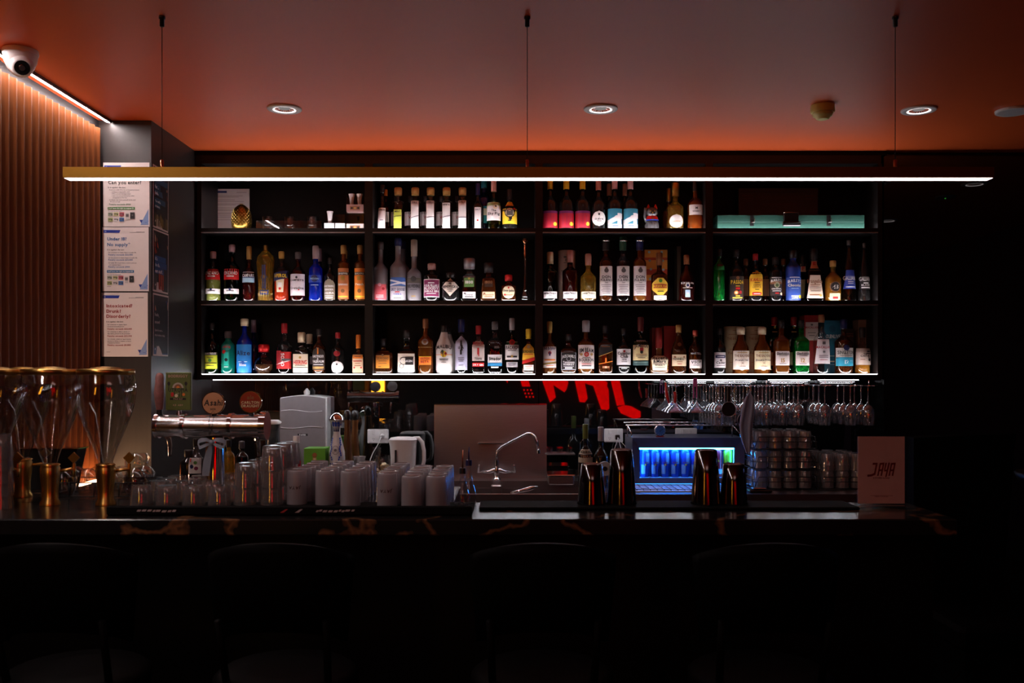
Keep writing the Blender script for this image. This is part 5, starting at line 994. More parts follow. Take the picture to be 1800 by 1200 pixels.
# jars
def jar(px, d, wpx, top, desc, inner, lid=None, name='glass_jar'):
    t = bench(name, desc, 'jar', px, d); s = d/F; r = wpx/2*s; H = Z_(top, d)-HB
    MB().lathe([(0, r*.9), (.004, r), (H*.82, r), (H*.92, r*.85), (H, r*.88)], M['glass'], 20, cap1=False).build('glass_body', t)
    if lid: MB().lathe([(H+.0005, r*.9), (H+.012, r*.9)], lid, 20).build('lid', t)
    return t, r, H
t, r, H = jar(672, 5.12, 28, 800, 'glass jar full of bottle caps behind the left outlet cord', 0)
capm = MB(); capm.lathe([(0, .0135), (.002, .0145), (.006, .012), (.0065, .004)], paint('C', .3, .3), 12); capme = capm.mesh('bottle_cap')
rnd = random.Random(3)
for i in range(26):
    o = put('bottle_cap', capme, t, ((rnd.random()-.5)*2*(r-.017), (rnd.random()-.5)*2*(r-.02)*.8, .006+i*.0042)); o.rotation_euler = (rnd.random()*2.2+.6, rnd.random()*1.4-.7, rnd.random()*6)
for i in range(7):
    o = put('glass_ashtray', (tray_m if i else (tray_m := tumbler_mesh(.022, .036, .031, M['cut'], lob=lambda t, z: .05*math.cos(12*t), base=.008).mesh('glass_ashtray'))), None, (X_(632, 5.15), 5.15, HB+.0005+i*.0215)); tag(o, 'ribbed glass ashtray, %s from the bottom of the stack by the outlet' % ORD[i], 'ashtray', 'stacked glass ashtrays')
# container with white lid
t = bench('tall_canister', 'dark smoky canister with white lid behind the beer taps', 'canister', 479, 5.1); s = 5.1/F; H = Z_(745, 5.1)-HB
MB().lathe([(0, 9*s), (H, 12*s)], thin('smoky_plastic', (.35, .4, .45), .06, .1, (.15, .17, .2), .4), 20, n=4).build('canister_body', t); MB().lathe([(H+.0005, 13.5*s), (H+.010, 14.5*s), (H+.022, 10*s)], M['white'], 20, n=4).build('lid', t)
# talavera bottle
d = 4.98; s = d/F; t = bench('ceramic_bottle', 'white ceramic bottle hand painted with blue flowers', 'bottle', 592, d); zt = lambda py: Z_(py, d)-HB
pf = [(0, 13*s), (.01, 13.5*s), (zt(830), 13*s), (zt(806), 14.5*s), (zt(793), 14*s), (zt(775), 9.5*s), (zt(762), 6*s), (zt(752), 6.5*s), (zt(741), 11*s), (zt(738), 14.5*s)]
cw = pm('white_glaze', (.62, .60, .60), .15); MB().lathe(pf, cw, 24).build('bottle_body', t)
MB().lathe([(zt(737.5), 13.8*s), (zt(736), 13.5*s), (zt(730), 10.5*s), (zt(726), 5*s), (zt(725), 1*s)], M['chrome'], 24).build('domed_stopper', t)
p = PR(lambda u, v, l: (u, -math.sqrt(max(1e-6, (rad(pf, v)+l+.0006)**2-u*u)), v))
for i in range(5):
    x = (i-2)*4.6*s; p.poly([(x-1.6*s, zt(749)), (x+1.6*s, zt(749)), (x+2.2*s*(1+abs(i-2)*.0), zt(742)), (x, zt(739.5)), (x-2.2*s, zt(742))][:5] if abs(i-2) < 2 else [(x*.85-1*s, zt(747)), (x*.85+1*s, zt(747)), (x*.95, zt(742))], 'B')
for i in range(3): p.poly([((i-1)*3.4*s-1.6*s, zt(758)), ((i-1)*3.4*s+1.6*s, zt(758)), ((i-1)*4*s, zt(748))], 'N')
for i in range(11):
    a = -.2+i*.34; 
    for sg in (-1, 1): p.disc(sg*(8.2+1.2*math.sin(i))*s*(1 if 2 < i < 9 else .8), zt(770+i*3.6), 1.3*s, 'B', 7, 2.0*s)
p.disc(0, zt(790), 6.3*s, (.25, .22, .22), 16, 8*s); p.disc(0, zt(790), 5.2*s, (.5, .48, .48), 16, 6.8*s); p.disc(0, zt(790), 2.6*s, 'D', 8)
for i in range(5): p.disc((i-2)*4.4*s, zt(814), 1.2*s, 'B', 6, 2.4*s)
p.build('blue_painting', t)
for px, dd, ds in ((611, 5.10, 'front'), (624, 5.21, 'rear')):
    s = dd/F; t = bench('pepper_mill', ds+' of two tall turned wooden mills beside the painted bottle', 'mill', px, dd, 'turned wooden mills'); zt = lambda py: Z_(py, dd)-HB
    MB().lathe([(0, 12*s), (.01, 12*s), (.04, 10*s), (zt(810), 9*s), (zt(770), 6.5*s), (zt(750), 5.5*s), (zt(738), 6*s)], M['wood'], 20).build('mill_body', t)
    MB().lathe([(zt(737.5), 4*s), (zt(735), 6*s), (zt(729), 7*s), (zt(722), 5*s), (zt(720.5), 1.5*s)], M['blackp'], 20).build('knob', t)
# green carton, squeeze bottle
d = 4.92; s = d/F; x0, x1 = X_(534, d), X_(572, d); z1 = Z_(788, d); t = thing('green_carton', 'bright green carton with a picture of a brown ball on its front', 'box', ((x0+x1)/2, d, HB)); w = (x1-x0)/2; H = z1-HB
gp = pm('green_card', (.10, .36, .02), .5); MB().box(-w, w, 0, .13, 0, H-.002, gp, .001).build('carton_body', t); MB().box(-w, w, 0, .13, H-.0018, H, gp).build('top_flap', t)
p = PR(lambda u, v, l: (u, -l, v)); p.disc(0, H-.035, .013, 'Q'); p.disc(0, H-.033, .009, (.35, .12, .03)); p.rect(-.010, H-.075, .010, H-.048, (.55, .3, .1)); p.rect(-.006, H-.075, .006, H-.050, 'C'); p.build('print', t)
d = 4.8; s = d/F; t = bench('squeeze_bottle', 'clear plastic bottle of red syrup with a white cap', 'bottle', 521, d); H = Z_(766, d)-HB
pts = [(0, 8.5*s), (.005, 9.5*s), (H*.62, 9.5*s), (H*.80, 5.2*s), (H*.88, 4.6*s)]
MB().lathe(pts, M['glass'], 18).build('bottle_body', t); MB().lathe([(.004, 8*s), (H*.55, 8.6*s), (H*.56, 8.6*s)], liq((.45, .01, .02)), 16).build('syrup', t); MB().lathe([(H*.88+.0005, 6*s), (H, 5.6*s)], M['white'], 16).build('cap', t)
# wine bottles by the sink
for px, top, ds, lc in ((1029, 745, 'green-foiled wine bottle with a beige label beside the sink', (.10, .13, .02)), (1056, 750, 'silver-foiled dark wine bottle left of the fridge outlet', 'S')):
    b(px, 26, top, 'wine', 'dark', lc, ds, [L(790, 813, (.42, .38, .28), .96, 'r', ('#', 796, 797, .5, 'D'), ('TERRA', 804, 4, 'Q'))] if px == 1029 else [], d=4.98, base=HB, name='wine_bottle')
t = thing('tape_roll', 'pale round tape roll hanging beside the silver-foiled wine bottle', 'tape', W(1063, 823, 4.76)); 
mb = MB(); mb.lathe([(0, .036), (.018, .036)], paint('S'), 24, ax='y'); mb.build('roll', t); MB().lathe([(.0185, .012), (.020, .012)], M['blackp'], 16, ax='y').build('core', t); MB().box(-.006, .006, .004, .012, HB+.0005-t.location.z, .03, M['steel']).build('stand_post', t); MB().box(-.03, .03, -.03, .03, HB+.0003-t.location.z, HB+.006-t.location.z, M['steel']).build('stand_base', t)
# clear containers row right of the steel sheet
t = bench('steel_tray', 'low stainless tray on the bench between the steel sheet and wine bottles', 'tray', 985, 5.2); MB().box(-.07, .07, -.1, .1, 0, .05, M['steel'], .006).build('tray_body', t); MB().box(-.075, .075, -.105, .105, .0505, .056, M['chrome'], .002).build('rim', t)
t = thing('wall_shelf', 'narrow steel shelf on the splashback right of the steel sheet', 'shelf', W(985, 797, 5.38)); MB().box(-.085, .085, 0, .07, -.008, 0, M['steel'], .002).build('shelf_plate', t)
for k in (-.06, 0, .055): MB().lathe([(0.0005, .018), (.03, .02)], M['glass'], 14, (k, .035, 0)).build('cup', t)

# ---- fridge
FY0, FY1 = 5.08, 5.40; fx0, fx1 = X_(1111, FY0), X_(1308, FY0); fz0, fz1 = HB+.012, Z_(769, FY0)
t = thing('mini_fridge', 'small grey countertop fridge glowing blue with cans inside', 'fridge', (0, 0, 0)); fm = pm('fridge_grey', (.07, .08, .13), .35); T_ = .012
wx0, wx1, wz0, wz1 = X_(1124, FY0), X_(1291, FY0), Z_(840, FY0), Z_(787, FY0)
mb = MB(); mb.box(fx0, fx0+T_, FY0+.02, FY1, fz0, fz1, fm); mb.box(fx1-T_, fx1, FY0+.02, FY1, fz0, fz1, fm)
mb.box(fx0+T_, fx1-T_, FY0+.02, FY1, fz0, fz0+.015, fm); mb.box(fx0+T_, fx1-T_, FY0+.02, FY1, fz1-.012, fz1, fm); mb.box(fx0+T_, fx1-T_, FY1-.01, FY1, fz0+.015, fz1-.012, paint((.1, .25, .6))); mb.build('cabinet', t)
dr = MB(); o = [(fx0, fz0), (fx1, fz0), (fx1, fz1), (fx0, fz1)]; i_ = [(wx0, wz0), (wx1, wz0), (wx1, wz1), (wx0, wz1)]
vs = [(x, FY0-.012, z) for x, z in o]+[(x, FY0, z) for x, z in i_]+[(x, FY0+.018, z) for x, z in o]+[(x, FY0+.018, z) for x, z in i_]
fs = []
for k in range(4): j = (k+1) % 4; fs += [(k, j, 4+j, 4+k), (8+k, 12+k, 12+j, 8+j), (k, 8+k, 8+j, j), (4+k, 4+j, 12+j, 12+k)]
dr.add(vs, fs, fm); dr.build('door_frame', t)
bx('door_glass', wx0, wx1, FY0+.006, FY0+.009, wz0, wz1, M['acrylic'], t)
bx('interior_floor', fx0+T_, fx1-T_, FY0+.02, FY1-.01, wz0-.006, wz0, M['white'], t)
bx('interior_light', wx0, wx1, FY0+.020, FY0+.030, wz1-.010, wz1+.004, M['fled'], t)
bx('added_tray_glow', fx0+.02, fx1-.02, FY0+.022, FY0+.030, HB+.004, HB+.010, em('added_blue_glow', (.02, .25, 1), 5), t)  # glowing strip added to turn the drip tray blue, not a fridge part
bx('side_light', wx1+.001, wx1+.004, FY0+.020, FY0+.026, wz0, wz1, M['fled'], t)
bx('side_light', wx0-.004, wx0-.001, FY0+.020, FY0+.026, wz0, wz1, M['fled'], t)
for q_ in range(4): MB().lathe([(0, .01), (.011, .012)], M['rubber'], 10, ((fx0+.03, fx1-.03)[q_ % 2], (FY0+.04, FY1-.04)[q_//2], HB+.0003)).build('foot', t)
canr = .0262; cb = paint((.03, .07, .42), .3, .3)
def can(px, c1, kind):
    dd = FY0+.062; t = thing('drink_can', '', 'can', (X_(px, dd), dd, wz0+.0005)); H = Z_(790, dd)-wz0; r = 8.2*dd/F
    MB().lathe([(0, r*.82), (.004, r), (H-.008, r), (H-.001, r*.84), (H, r*.84)], c1, 18).build('can_body', t)
    MB().lathe([(H+.0002, r*.86), (H+.002, r*.86), (H+.002, r*.74), (H+.0008, r*.7)], M['chrome'], 18).build('rim', t)
    p = PR(lambda u, v, l: (u, -math.sqrt(max(1e-6, (r+l)**2-u*u)), v), .0008); 
    if kind == 0:
        p.rect(-r*.85, H*.12, -r*.05, H*.46, (.30, .34, .42), 3); p.rect(r*.1, H*.5, r*.85, H*.88, (.28, .32, .40), 3); p.disc(0, H*.46, .005, 'Y', 12); p.disc(-.006, H*.45, .003, 'R', 8); p.disc(.006, H*.45, .003, 'R', 8); p.text('Red Bull', 0, H*.52, .0055, 'R', 'c', r*1.7)
    elif kind == 1: p.rect(-r*.85, H*.12, r*.85, H*.3, 'W', 5); p.disc(0, H*.6, .006, 'Y')
    else: p.poly([(-r*.6, H*.8), (r*.2, H*.4), (r*.7, H*.55), (r*.1, H*.85)], 'Y'); p.disc(-r*.2, H*.52, .008, 'P', 12); p.disc(r*.3, H*.3, .008, 'G', 12); p.text('MIX', 0, H*.5, .007, 'K', 'c')
    p.build('print', t); return t
for i, px in enumerate((1133.5, 1151, 1168.5, 1186, 1204, 1221.5, 1239)): c_ = can(px, cb, 0); c_['label'] = 'blue and silver energy drink can in the lit fridge, '+('first', 'second', 'third', 'fourth', 'fifth', 'sixth', 'seventh')[i]+' from left'; c_['group'] = 'blue cans in the fridge'
c_ = can(1261, paint((.55, .02, .03), .3, .2), 1); c_['label'] = 'red can in the lit fridge between the blue and the lime cans'
c_ = can(1279.5, paint((.45, .60, .02), .3, .2), 2); c_['label'] = 'lime green and yellow can at the right end of the lit fridge'
# timer on fridge
t = thing('kitchen_timer', 'round blue-faced clock with a chrome case standing on the fridge', 'clock', W(1160, 753.5, 5.14)); rr = 9.6*5.14/F
MB().lathe([(0, rr), (.002, rr*1.08), (.022, rr*1.05), (.024, rr*.9)], M['chrome'], 28, (0, .0, 0), ax='y').v
mb = MB(); mb.lathe([(-.012, rr*1.02), (.010, rr*1.06), (.012, rr*.94)], M['chrome'], 28, ax='y'); mb.build('case', t)
MB().lathe([(.0122, rr*.93), (.0128, rr*.93)], paint((.03, .20, .70)), 28, ax='y').build('dial', t)
p = PR(lambda u, v, l: (u, -.0130-l, v)); p.poly([(-.006, -.004), (-.005, -.006), (.016, .008), (.015, .010)], 'N'); p.poly([(-.001, 0), (.002, 0), (.001, -.012)], 'N')
for i in range(12): a = i*PI/6; p.disc(rr*.78*math.cos(a), rr*.78*math.sin(a), .0014, 'W', 6)
p.build('hands', t); MB().lathe([(rr*1.05, .004), (rr*1.25, .005), (rr*1.27, .003)], M['chrome'], 12).build('crown', t)
t['category'] = 'clock'; MB().box(-.022, .022, -.012, .014, -(753.5*0+rr*1.16), -rr*1.02, paint('M'), .002).build('foot', t)
t.location.z = fz1+rr*1.16+.0004
# wire dish rack over the fridge
t = thing('wire_rack', 'chrome wire guard rail standing around the top of the fridge', 'rack', (0, 0, 0)); z_t = Z_(747, 5.12); 
q = [(fx0+.0, FY0+.03), (fx1-.035, FY0+.03)]; mb = MB()
mb.tube([(X_(1100, 5.12), 5.12, z_t), (X_(1287, 5.12), 5.12, z_t)], .004, M['chrome'], 8); mb.tube([(X_(1096, 5.3), 5.3, z_t+.006), (X_(1275, 5.3), 5.3, z_t+.006)], .004, M['chrome'], 8); mb.build('long_rail', t)
mb = MB()
for px, dx in ((1287, .04), (1103, .02)): 
    x = X_(px, 5.12); mb.tube([(x, 5.12, z_t), (x, 5.12, fz1+.002)], .003, M['chrome'], 6); mb.tube([(x, 5.12, z_t), (x+dx, 5.10, fz1+.02), (x+dx, 5.10, fz1+.002)], .003, M['chrome'], 6)
mb.build('brace', t)
mb = MB()
for k in range(14): x = X_(1112+k*13, 5.2); mb.tube([(x, 5.12, z_t+.001), (x, 5.30, z_t+.007)], .0016, M['chrome'], 5)
wq = mb.build('cross_wires', t); wq['kind'] = 'stuff'
# drainer grate
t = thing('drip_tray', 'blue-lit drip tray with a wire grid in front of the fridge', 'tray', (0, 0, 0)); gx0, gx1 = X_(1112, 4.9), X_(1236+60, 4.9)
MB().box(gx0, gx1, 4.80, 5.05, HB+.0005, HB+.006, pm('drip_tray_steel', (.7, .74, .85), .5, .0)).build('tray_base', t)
mb = MB()
for k in range(16): x = gx0+.01+(gx1-gx0-.02)*k/15; mb.box(x-.0016, x+.0016, 4.80, 5.04, HB+.007, HB+.011, M['chrome'])
for k in range(4): y_ = 4.82+k*.07; mb.box(gx0, gx1, y_-.0016, y_+.0016, HB+.0112, HB+.0142, M['chrome'])
g_ = mb.build('wire_grid', t); g_['kind'] = 'stuff'
t = thing('charging_cable', 'thin white cable looping over the drip tray', 'cord', (0, 0, HB+.02)); pts_ = [W(p_, q2, 4.86) for p_, q2 in ((1104, 835), (1112, 848), (1128, 858), (1150, 860), (1170, 853), (1183, 862), (1184, 876))]; MB().tube([(x, y-.012*i*.0, z-HB-.02) for i, (x, y, z) in enumerate(pts_)], .0016, M['white'], 5).build('cable', t)

# ---- crates of cut-glass tumblers
ctm = tumbler_mesh(.088, .036, .033, M['cut'], seg=24, base=.012, lob=lambda t, z: .035*math.cos(12*t)).mesh('cut_glass_tumbler')
# raised diamond facets on the tumbler
def diamond():
    mb = tumbler_mesh(.088, .035, .031, M['cut'], seg=24, base=.012)
    n = 10
    for i in range(n):
        a0 = 2*PI*i/n; a1 = 2*PI*(i+.5)/n; a2 = 2*PI*(i+1)/n
        def P_(a, z, e=.0008): r = .031+(.004)*z/.088+e; return (r*math.cos(a), r*math.sin(a), z)
        for (za, zb_, zc) in ((.040, .060, .080),):
            mb.add([P_(a0, zb_), P_(a1, za), P_(a2, zb_), P_(a1, zc), P_(a1, zb_, .003)], [(0, 1, 4), (1, 2, 4), (2, 3, 4), (3, 0, 4)], M['cut'])
        mb.add([P_(a0-.10, .004), P_(a0+.10, .004), P_(a0+.10, .036), P_(a0-.10, .036), P_(a0, .02, .003)], [(0, 1, 4), (1, 2, 4), (2, 3, 4), (3, 0, 4)], M['cut'])
    mb.v = [(x, y, .088-z) for x, y, z in mb.v]; mb.f = [tuple(reversed(f)) for f in mb.f]
    return mb.mesh('cut_glass_tumbler')
ctm = diamond()
def crate(x0, x1, y0, y1, zb, desc, nx, ny, gdesc, grp, dx=0):
    t = thing('wire_basket', desc, 'basket', ((x0+x1)/2, (y0+y1)/2, zb)); a, c = (x1-x0)/2, (y1-y0)/2; mb = MB(); H = .065
    for (z, k) in ((.002, 1.0), (.040, 1.0)): mb.tube([(-a*k, -c*k, z), (a*k, -c*k, z), (a*k, c*k, z), (-a*k, c*k, z), (-a*k, -c*k, z)], .0022, M['wire'], 5)
    ff = MB()
    for sy in (-1, 1): ff.tube([(-a*1.0, sy*c, .002), (-a*.84, sy*(c+.0), H), (a*.84, sy*(c+.0), H), (a*1.0, sy*c, .002)], .0025, M['wire'], 6)
    for sx in (-1, 1): ff.tube([(sx*a, -c, .002), (sx*(a+.0), -c*.8, H), (sx*(a+.0), c*.8, H), (sx*a, c, .002)], .0025, M['wire'], 6)
    mb.build('wire_band', t); ff.build('handle_frame', t)
    gr = MB()
    for i in range(7): x = -a+2*a*(i+.5)/7; gr.tube([(x, -c, .001), (x, c, .001)], .0012, M['wire'], 4)
    for i in range(4): y = -c+2*c*(i+.5)/4; gr.tube([(-a, y, .0), (a, y, .0)], .0012, M['wire'], 4)
    g_ = gr.build('base_wires', t); g_['kind'] = 'stuff'
    for i in range(nx):
        for j in range(ny):
            o = put('cut_glass_tumbler', ctm, None, ((x0+x1)/2+(i-(nx-1)/2)*.078, (y0+y1)/2+(j-(ny-1)/2)*.078, zb+.005), random.random()*6)
            tag(o, '%s, %s column, %s row' % (gdesc, ORD[i], ORD[j]), 'glass', grp)
cx0, cx1 = X_(1326, 4.86), X_(1437, 4.86)
PT = .104
for k, nm in enumerate(('lowest', 'middle', 'top')):
    crate(cx0, cx1, 4.87, 5.21, HB+.004+k*PT, nm+' of three stacked black wire baskets of cut-glass tumblers', 4, 4, 'cut-glass tumbler in the '+nm+' stacked basket', 'cut-glass tumblers, %s basket' % nm)
crate(cx1+.015, cx1+.015+.27, 4.87, 5.21, HB+.004, 'black wire basket of tumblers beside the stacked baskets, behind the acrylic sign', 3, 4, 'cut-glass tumbler in the right-hand basket, lower layer', 'cut-glass tumblers, right basket')
for i in range(3):
    for j in range(4):
        o = put('cut_glass_tumbler', ctm, None, (cx1+.15+(i-1)*.078, 5.04+(j-1.5)*.078, HB+.1+.0), random.random()*6); tag(o, 'cut-glass tumbler in the right-hand basket, upper layer, %s column, %s row' % (ORD[i], ORD[j]), 'glass', 'cut-glass tumblers, upper right layer')
t = thing('bench_tool', 'dark flat bar tool lying on the bench edge right of the tins', 'tool', W(1335, 868, 4.80)); MB().box(-.06, .06, -.03, .03, -.02, -.006, M['blackp'], .006).build('tool_body', t); MB().box(-.04, .03, -.025, .02, -.0055, .004, M['steel'], .004).build('tool_blade', t)
t.location.z = HB+.0205
# ================= ON THE BAR (z = BZ)
TZ = BZ+.004
# raised rubber bar tray on the left
tr = thing('bar_tray', 'long low black rubber bar tray with worn white and red print', 'tray', (0, 0, 0)); tx0, tx1 = X_(190, 2.97), X_(830, 2.97)
MB().box(tx0, tx1, 2.97, 3.24, BZ+.0004, TZ, M['rubber']).build('base_mat', tr)
MB().box(tx0, tx1, 2.955, 2.97, BZ+.0004, BZ+.030, M['rubber'], .004).build('front_lip', tr)
p = PR(lambda u, v, l: (u, 2.955-l, v)); rnd = random.Random(5)
for xa, xb in ((240, 308), (555, 622)):
    xs = xa
    while xs < xb: w_ = 5+rnd.random()*6; a = X_(xs, 2.955); zl = BZ+.011+rnd.random()*.003; p.poly([(a, zl), (a+w_*.0013, zl), (a+w_*.0013+.004, zl+.006), (a+.004, zl+.006)], (.42, .34, .34)); xs += w_
for xa in (492, 518): a = X_(xa, 2.955); p.poly([(a, BZ+.010), (a+.012, BZ+.010), (a+.026, BZ+.021), (a+.018, BZ+.021)], 'M' if xa == 492 else (.4, .32, .32))
p.build('worn_print', tr)
rm = thing('bar_mat', 'long thin black rubber mat under the cocktail tins', 'mat', (0, 0, 0))
MB().box(X_(842, 3.07), X_(1512, 3.07), 3.07, 3.235, BZ+.0004, BZ+.010, M['rubber'], .003).build('mat_body', rm); MZ = BZ+.0105
# cocktail tins
def tin(px, top, wt, wb, desc, d=3.15):
    s = d/F; H = Z_(top, d)-MZ; t = thing('cocktail_tin', desc, 'tin', (X_(px, d), d, MZ), 'cocktail shaker tins')
    MB().lathe([(0, wb/2*s), (H*.5, (wb+wt)/4*s*1.02), (H-.003, wt/2*s), (H, wt/2*s*.92)], M['tin'], 32, cap1=False, cap0=False).build('tin_body', t)
    MB().lathe([(.0, wb/2*s*1.03), (.004, wb/2*s*1.03)], M['tin'], 32, cap0=False, cap1=False).build('rolled_rim', t)
    MB().lathe([(H-.002, wt/2*s*.90), (H+.0005, wt/2*s*.93), (H+.002, wt/2*s*.84), (H-.003, wt/2*s*.70), (H-.004, .001)], M['steel'], 32, cap0=False, cap1=False).build('base_disc', t)
tin(1040, 815, 37, 50, 'shorter dark cocktail tin at the far left of the four')
tin(1092.5, 790, 38, 52, 'tall dark cocktail tin beside the left short one')
tin(1241, 790, 38, 52, 'tall dark cocktail tin right of the fridge window centre')
tin(1289.5, 815, 37, 48, 'shorter dark cocktail tin at the far right of the four')
# acrylic sign
d = 3.14; s = d/F; t = thing('table_sign', 'clear acrylic stand holding a pink menu card at the right end of the bar', 'sign', (X_(1549, d), d, BZ)); wz = Z_(755, d)-BZ
MB().box(-48*s, 52*s, -.04, .04, .0004, .010, M['acrylic'], .002).build('stand_base', t)
mb = MB(); mb.box(-46*s, 48*s, -.006, -.004, .0105, wz, M['acrylic']); mb.build('front_pane', t); MB().box(-46*s, 48*s, .004, .006, .0105, wz, M['acrylic']).build('rear_pane', t)
MB().box(-41*s, 41*s, -.001, .001, .013, Z_(767, d)-BZ, pm('pink_card', (.85, .55, .52), .6)).build('card', t)
p = PR(lambda u, v, l: (u, -.0012-l, v)); zc = lambda y: Z_(y, d)-BZ; rd = (.22, .015, .015)
def brush(p, k, ox, oy, col, mir=1):
    """JAYA drawn in slanted brush strokes; unit = letter height k"""
    def S(pts): p.poly([(ox+mir*(x+.28*y)*k*.66, oy+y*k) for x, y in pts], col)
    # J
    S([(.05, 1.0), (.62, 1.0), (.62, .86), (.05, .84)]); S([(.42, .9), (.62, .9), (.60, .08), (.40, .14)]); S([(-.35, .10), (-.28, -.08), (.20, -.04), (.60, .08), (.42, .22), (.10, .12)])
    for q in (.82, 2.12):   # A
        S([(q, 0), (q+.17, 0), (q+.20, 1.0), (q+.02, .98)]); S([(q+.02, .98), (q+.55, 1.02), (q+.55, .86), (q+.03, .84)]); S([(q+.40, .95), (q+.58, 1.0), (q+.56, -.02), (q+.38, .02)]); S([(q+.1, .48), (q+.5, .52), (q+.5, .38), (q+.1, .34)])
    q = 1.50                # Y
    S([(q, 1.0), (q+.17, 1.0), (q+.14, .50), (q-.02, .46)]); S([(q, .46), (q+.45, .50), (q+.45, .36), (q, .33)]); S([(q+.34, 1.02), (q+.52, 1.0), (q+.44, -.05), (q+.26, -.10)])
brush(p, 23*s, -20*s, zc(836), rd)
p.text('KITCHEN & BAR', 0, zc(841), 2.6*s, rd, 'c', 36*s); p.rect(-20*s, zc(871), 20*s, zc(870.4), rd); p.text('menus + bookings', 0, zc(873), 2*s, rd, 'c', 44*s); p.build('print', t)
# pourer bottles
for px, dd, top, ds, tn in ((813, 3.12, 822, 'clear oil bottle with black cap and copper pourer at the end of the tray', 0), (824, 3.21, 808, 'second oil bottle with dark blue pourer just behind the first', 1)):
    s = dd/F; H = Z_(top, dd)-TZ; t = thing('pourer_bottle', ds, 'bottle', (X_(px, dd), dd, BZ+.0041)); r = .026
    MB().lathe([(0, r*.9), (.004, r), (.04, r*.95), (.07, r*.55), (H-.03, r*.30), (H-.02, r*.34)], M['glass'], 18).build('bottle_body', t)
    MB().lathe([(H-.0195, r*.42), (H, r*.40)], M['blackp'] if not tn else paint('N', .3), 14).build('cap', t)
    MB().tube([(0, 0, H), (0, -.002, H+.03), (.002, -.004, H+.045+.015*(1-tn))], [.003, .002, .0012], M['copper'] if not tn else paint('N', .3), 6).build('pour_spout', t)
# tumblers
stk = tumbler_mesh(.081, .039, .031, M['tglass'], seg=20, base=.010, lob=lambda t, z: .012*math.cos(8*t))
stk.v = [(x, y, .081-z) for x, y, z in stk.v]; stk.f = [tuple(reversed(f)) for f in stk.f]; stk_me = stk.mesh('tumbler')
low = tumbler_mesh(.066, .0385, .032, M['tglass'], seg=20, base=.008, lob=lambda t, z: .02*math.cos(9*t))
low.v = [(x, y, .066-z) for x, y, z in low.v]; low.f = [tuple(reversed(f)) for f in low.f]; low_me = low.mesh('tumbler')
for i, px in enumerate((249, 294, 341, 386)):
    for j, y_ in enumerate((3.17, 3.335, 3.42, 3.505, 3.59)):
        if (px in (341, 386) and j in (2, 3)) or (px < 300 and j == 4): continue
        z_ = TZ if y_ < 3.2 else BZ+.0004
        if y_ < 3.2: z_ = TZ+.0003
        tag(put('tumbler', low_me, None, (X_(px, 3.17)+.0, y_, z_), random.random()*6), 'short clear tumbler below the beer taps, %s column, %s from front' % (ORD[i], ORD[j]), 'glass', 'short tumblers below the taps')
for px, n in ((431, 3), (478, 4)):
    for j, y_ in enumerate((3.19, 3.345, 3.43)):
        x = X_(px, 3.19); nn = n-1 if j == 0 and n == 4 else n; nn = 3 if n == 4 else 2; z_ = (TZ if y_ < 3.25 else BZ)+.0005
        for k in range(nn): tag(put('tumbler', stk_me, None, (x, y_, z_+k*.0585), random.random()*6), 'tumbler in the %s nested stacks, %s stack from front, %s from bottom' % ('taller' if n == 4 else 'lower', ORD[j], ORD[k]), 'glass', '%s nested tumbler stacks' % ('taller' if n == 4 else 'lower'))
for k in range(5): tag(put('tumbler', stk_me, None, (X_(2, 3.12), 3.12, BZ+.0005+k*.0415), random.random()*6), 'clear tumbler in the nested stack at the left edge, %s from bottom' % ORD[k], 'glass', 'tumbler stack at the left edge')
# frosted highballs
def frosted():
    mb = MB(); h = .115
    mb.lathe([(0, .0345), (h*.5, .034), (h-.006, .033), (h-.001, .031), (h, .027)], M['frost'], 24, cap0=False, cap1=False); mb.lathe([(h, .027), (h-.0015, .024), (h-.004, .0005)], M['tglass'], 24, cap0=False, cap1=False)
    mb.lathe([(0, .0345), (.0, .033), (h-.014, .0312)], M['frost'], 24, cap0=False, cap1=False); return mb.mesh('highball_glass')
fr = frosted(); FRC = [(522, 3.20), (572, 3.19), (616, 3.17), (681, 3.11), (724, 3.02), (767, 3.02)]
for ci, (px, d0) in enumerate(FRC):
    for j in range(6):
        y_ = d0+j*.0755; 
        if 3.2 < y_ < 3.3: z_ = TZ
        z_ = (TZ if y_+.036 < 3.262 and y_ < 3.24 else BZ)+.0005
        if y_ > 3.66: continue
        o = put('highball_glass', fr, None, (X_(px, d0), y_, z_+(.004 if y_ < 3.28 and z_ < TZ else 0))); tag(o, 'frosted highball glass upside down on the tray, %s column from left, %s from front' % (ORD[ci], ORD[j]), 'glass', 'frosted highball glasses')
        if j == 0 and ci in (0, 3):
            p = PR(lambda u, v, l: (u, -math.sqrt(max(1e-6, (.0347+l)**2-u*u)), v)); p.text('JAYA', 0, .052, .010, (.05, .015, .01), 'c', flip=True, slant=.2); p.build('logo', o)
# beer font
d = 3.44; s = d/F; t = thing('beer_font', 'chrome T-shaped beer font with three tap badges and handles', 'beer tap', (X_(378, d), d, BZ)); zc = lambda y: Z_(y, d)-BZ; xc_ = lambda px: X_(px, d)-X_(378, d); font = t
FC = pm('font_chrome', (.72, .68, .68), .2, 1.0, noise=.02)
MB().lathe([(.0004, 17.3*s), (.006, 17.3*s), (.010, 16.5*s), (zc(790), 16*s), (zc(768), 15*s)], M['chrome'], 28).build('column', t)
mb = MB(); R = 20*s
mb.lathe([(xc_(278), R), (xc_(464), R)], FC, 32, (0, 0, zc(748)), ax='x'); mb.build('crossbar', t)
for a, b_, k in ((275, 281, 1.1), (322, 328, 1.14), (404, 410, 1.14), (459, 470, 1.25)):
    mb = MB(); mb.lathe([(xc_(a), R*k), (xc_(b_), R*k)], M['chrome'], 32, (0, 0, zc(748)), ax='x')
    mb.build('band', t)
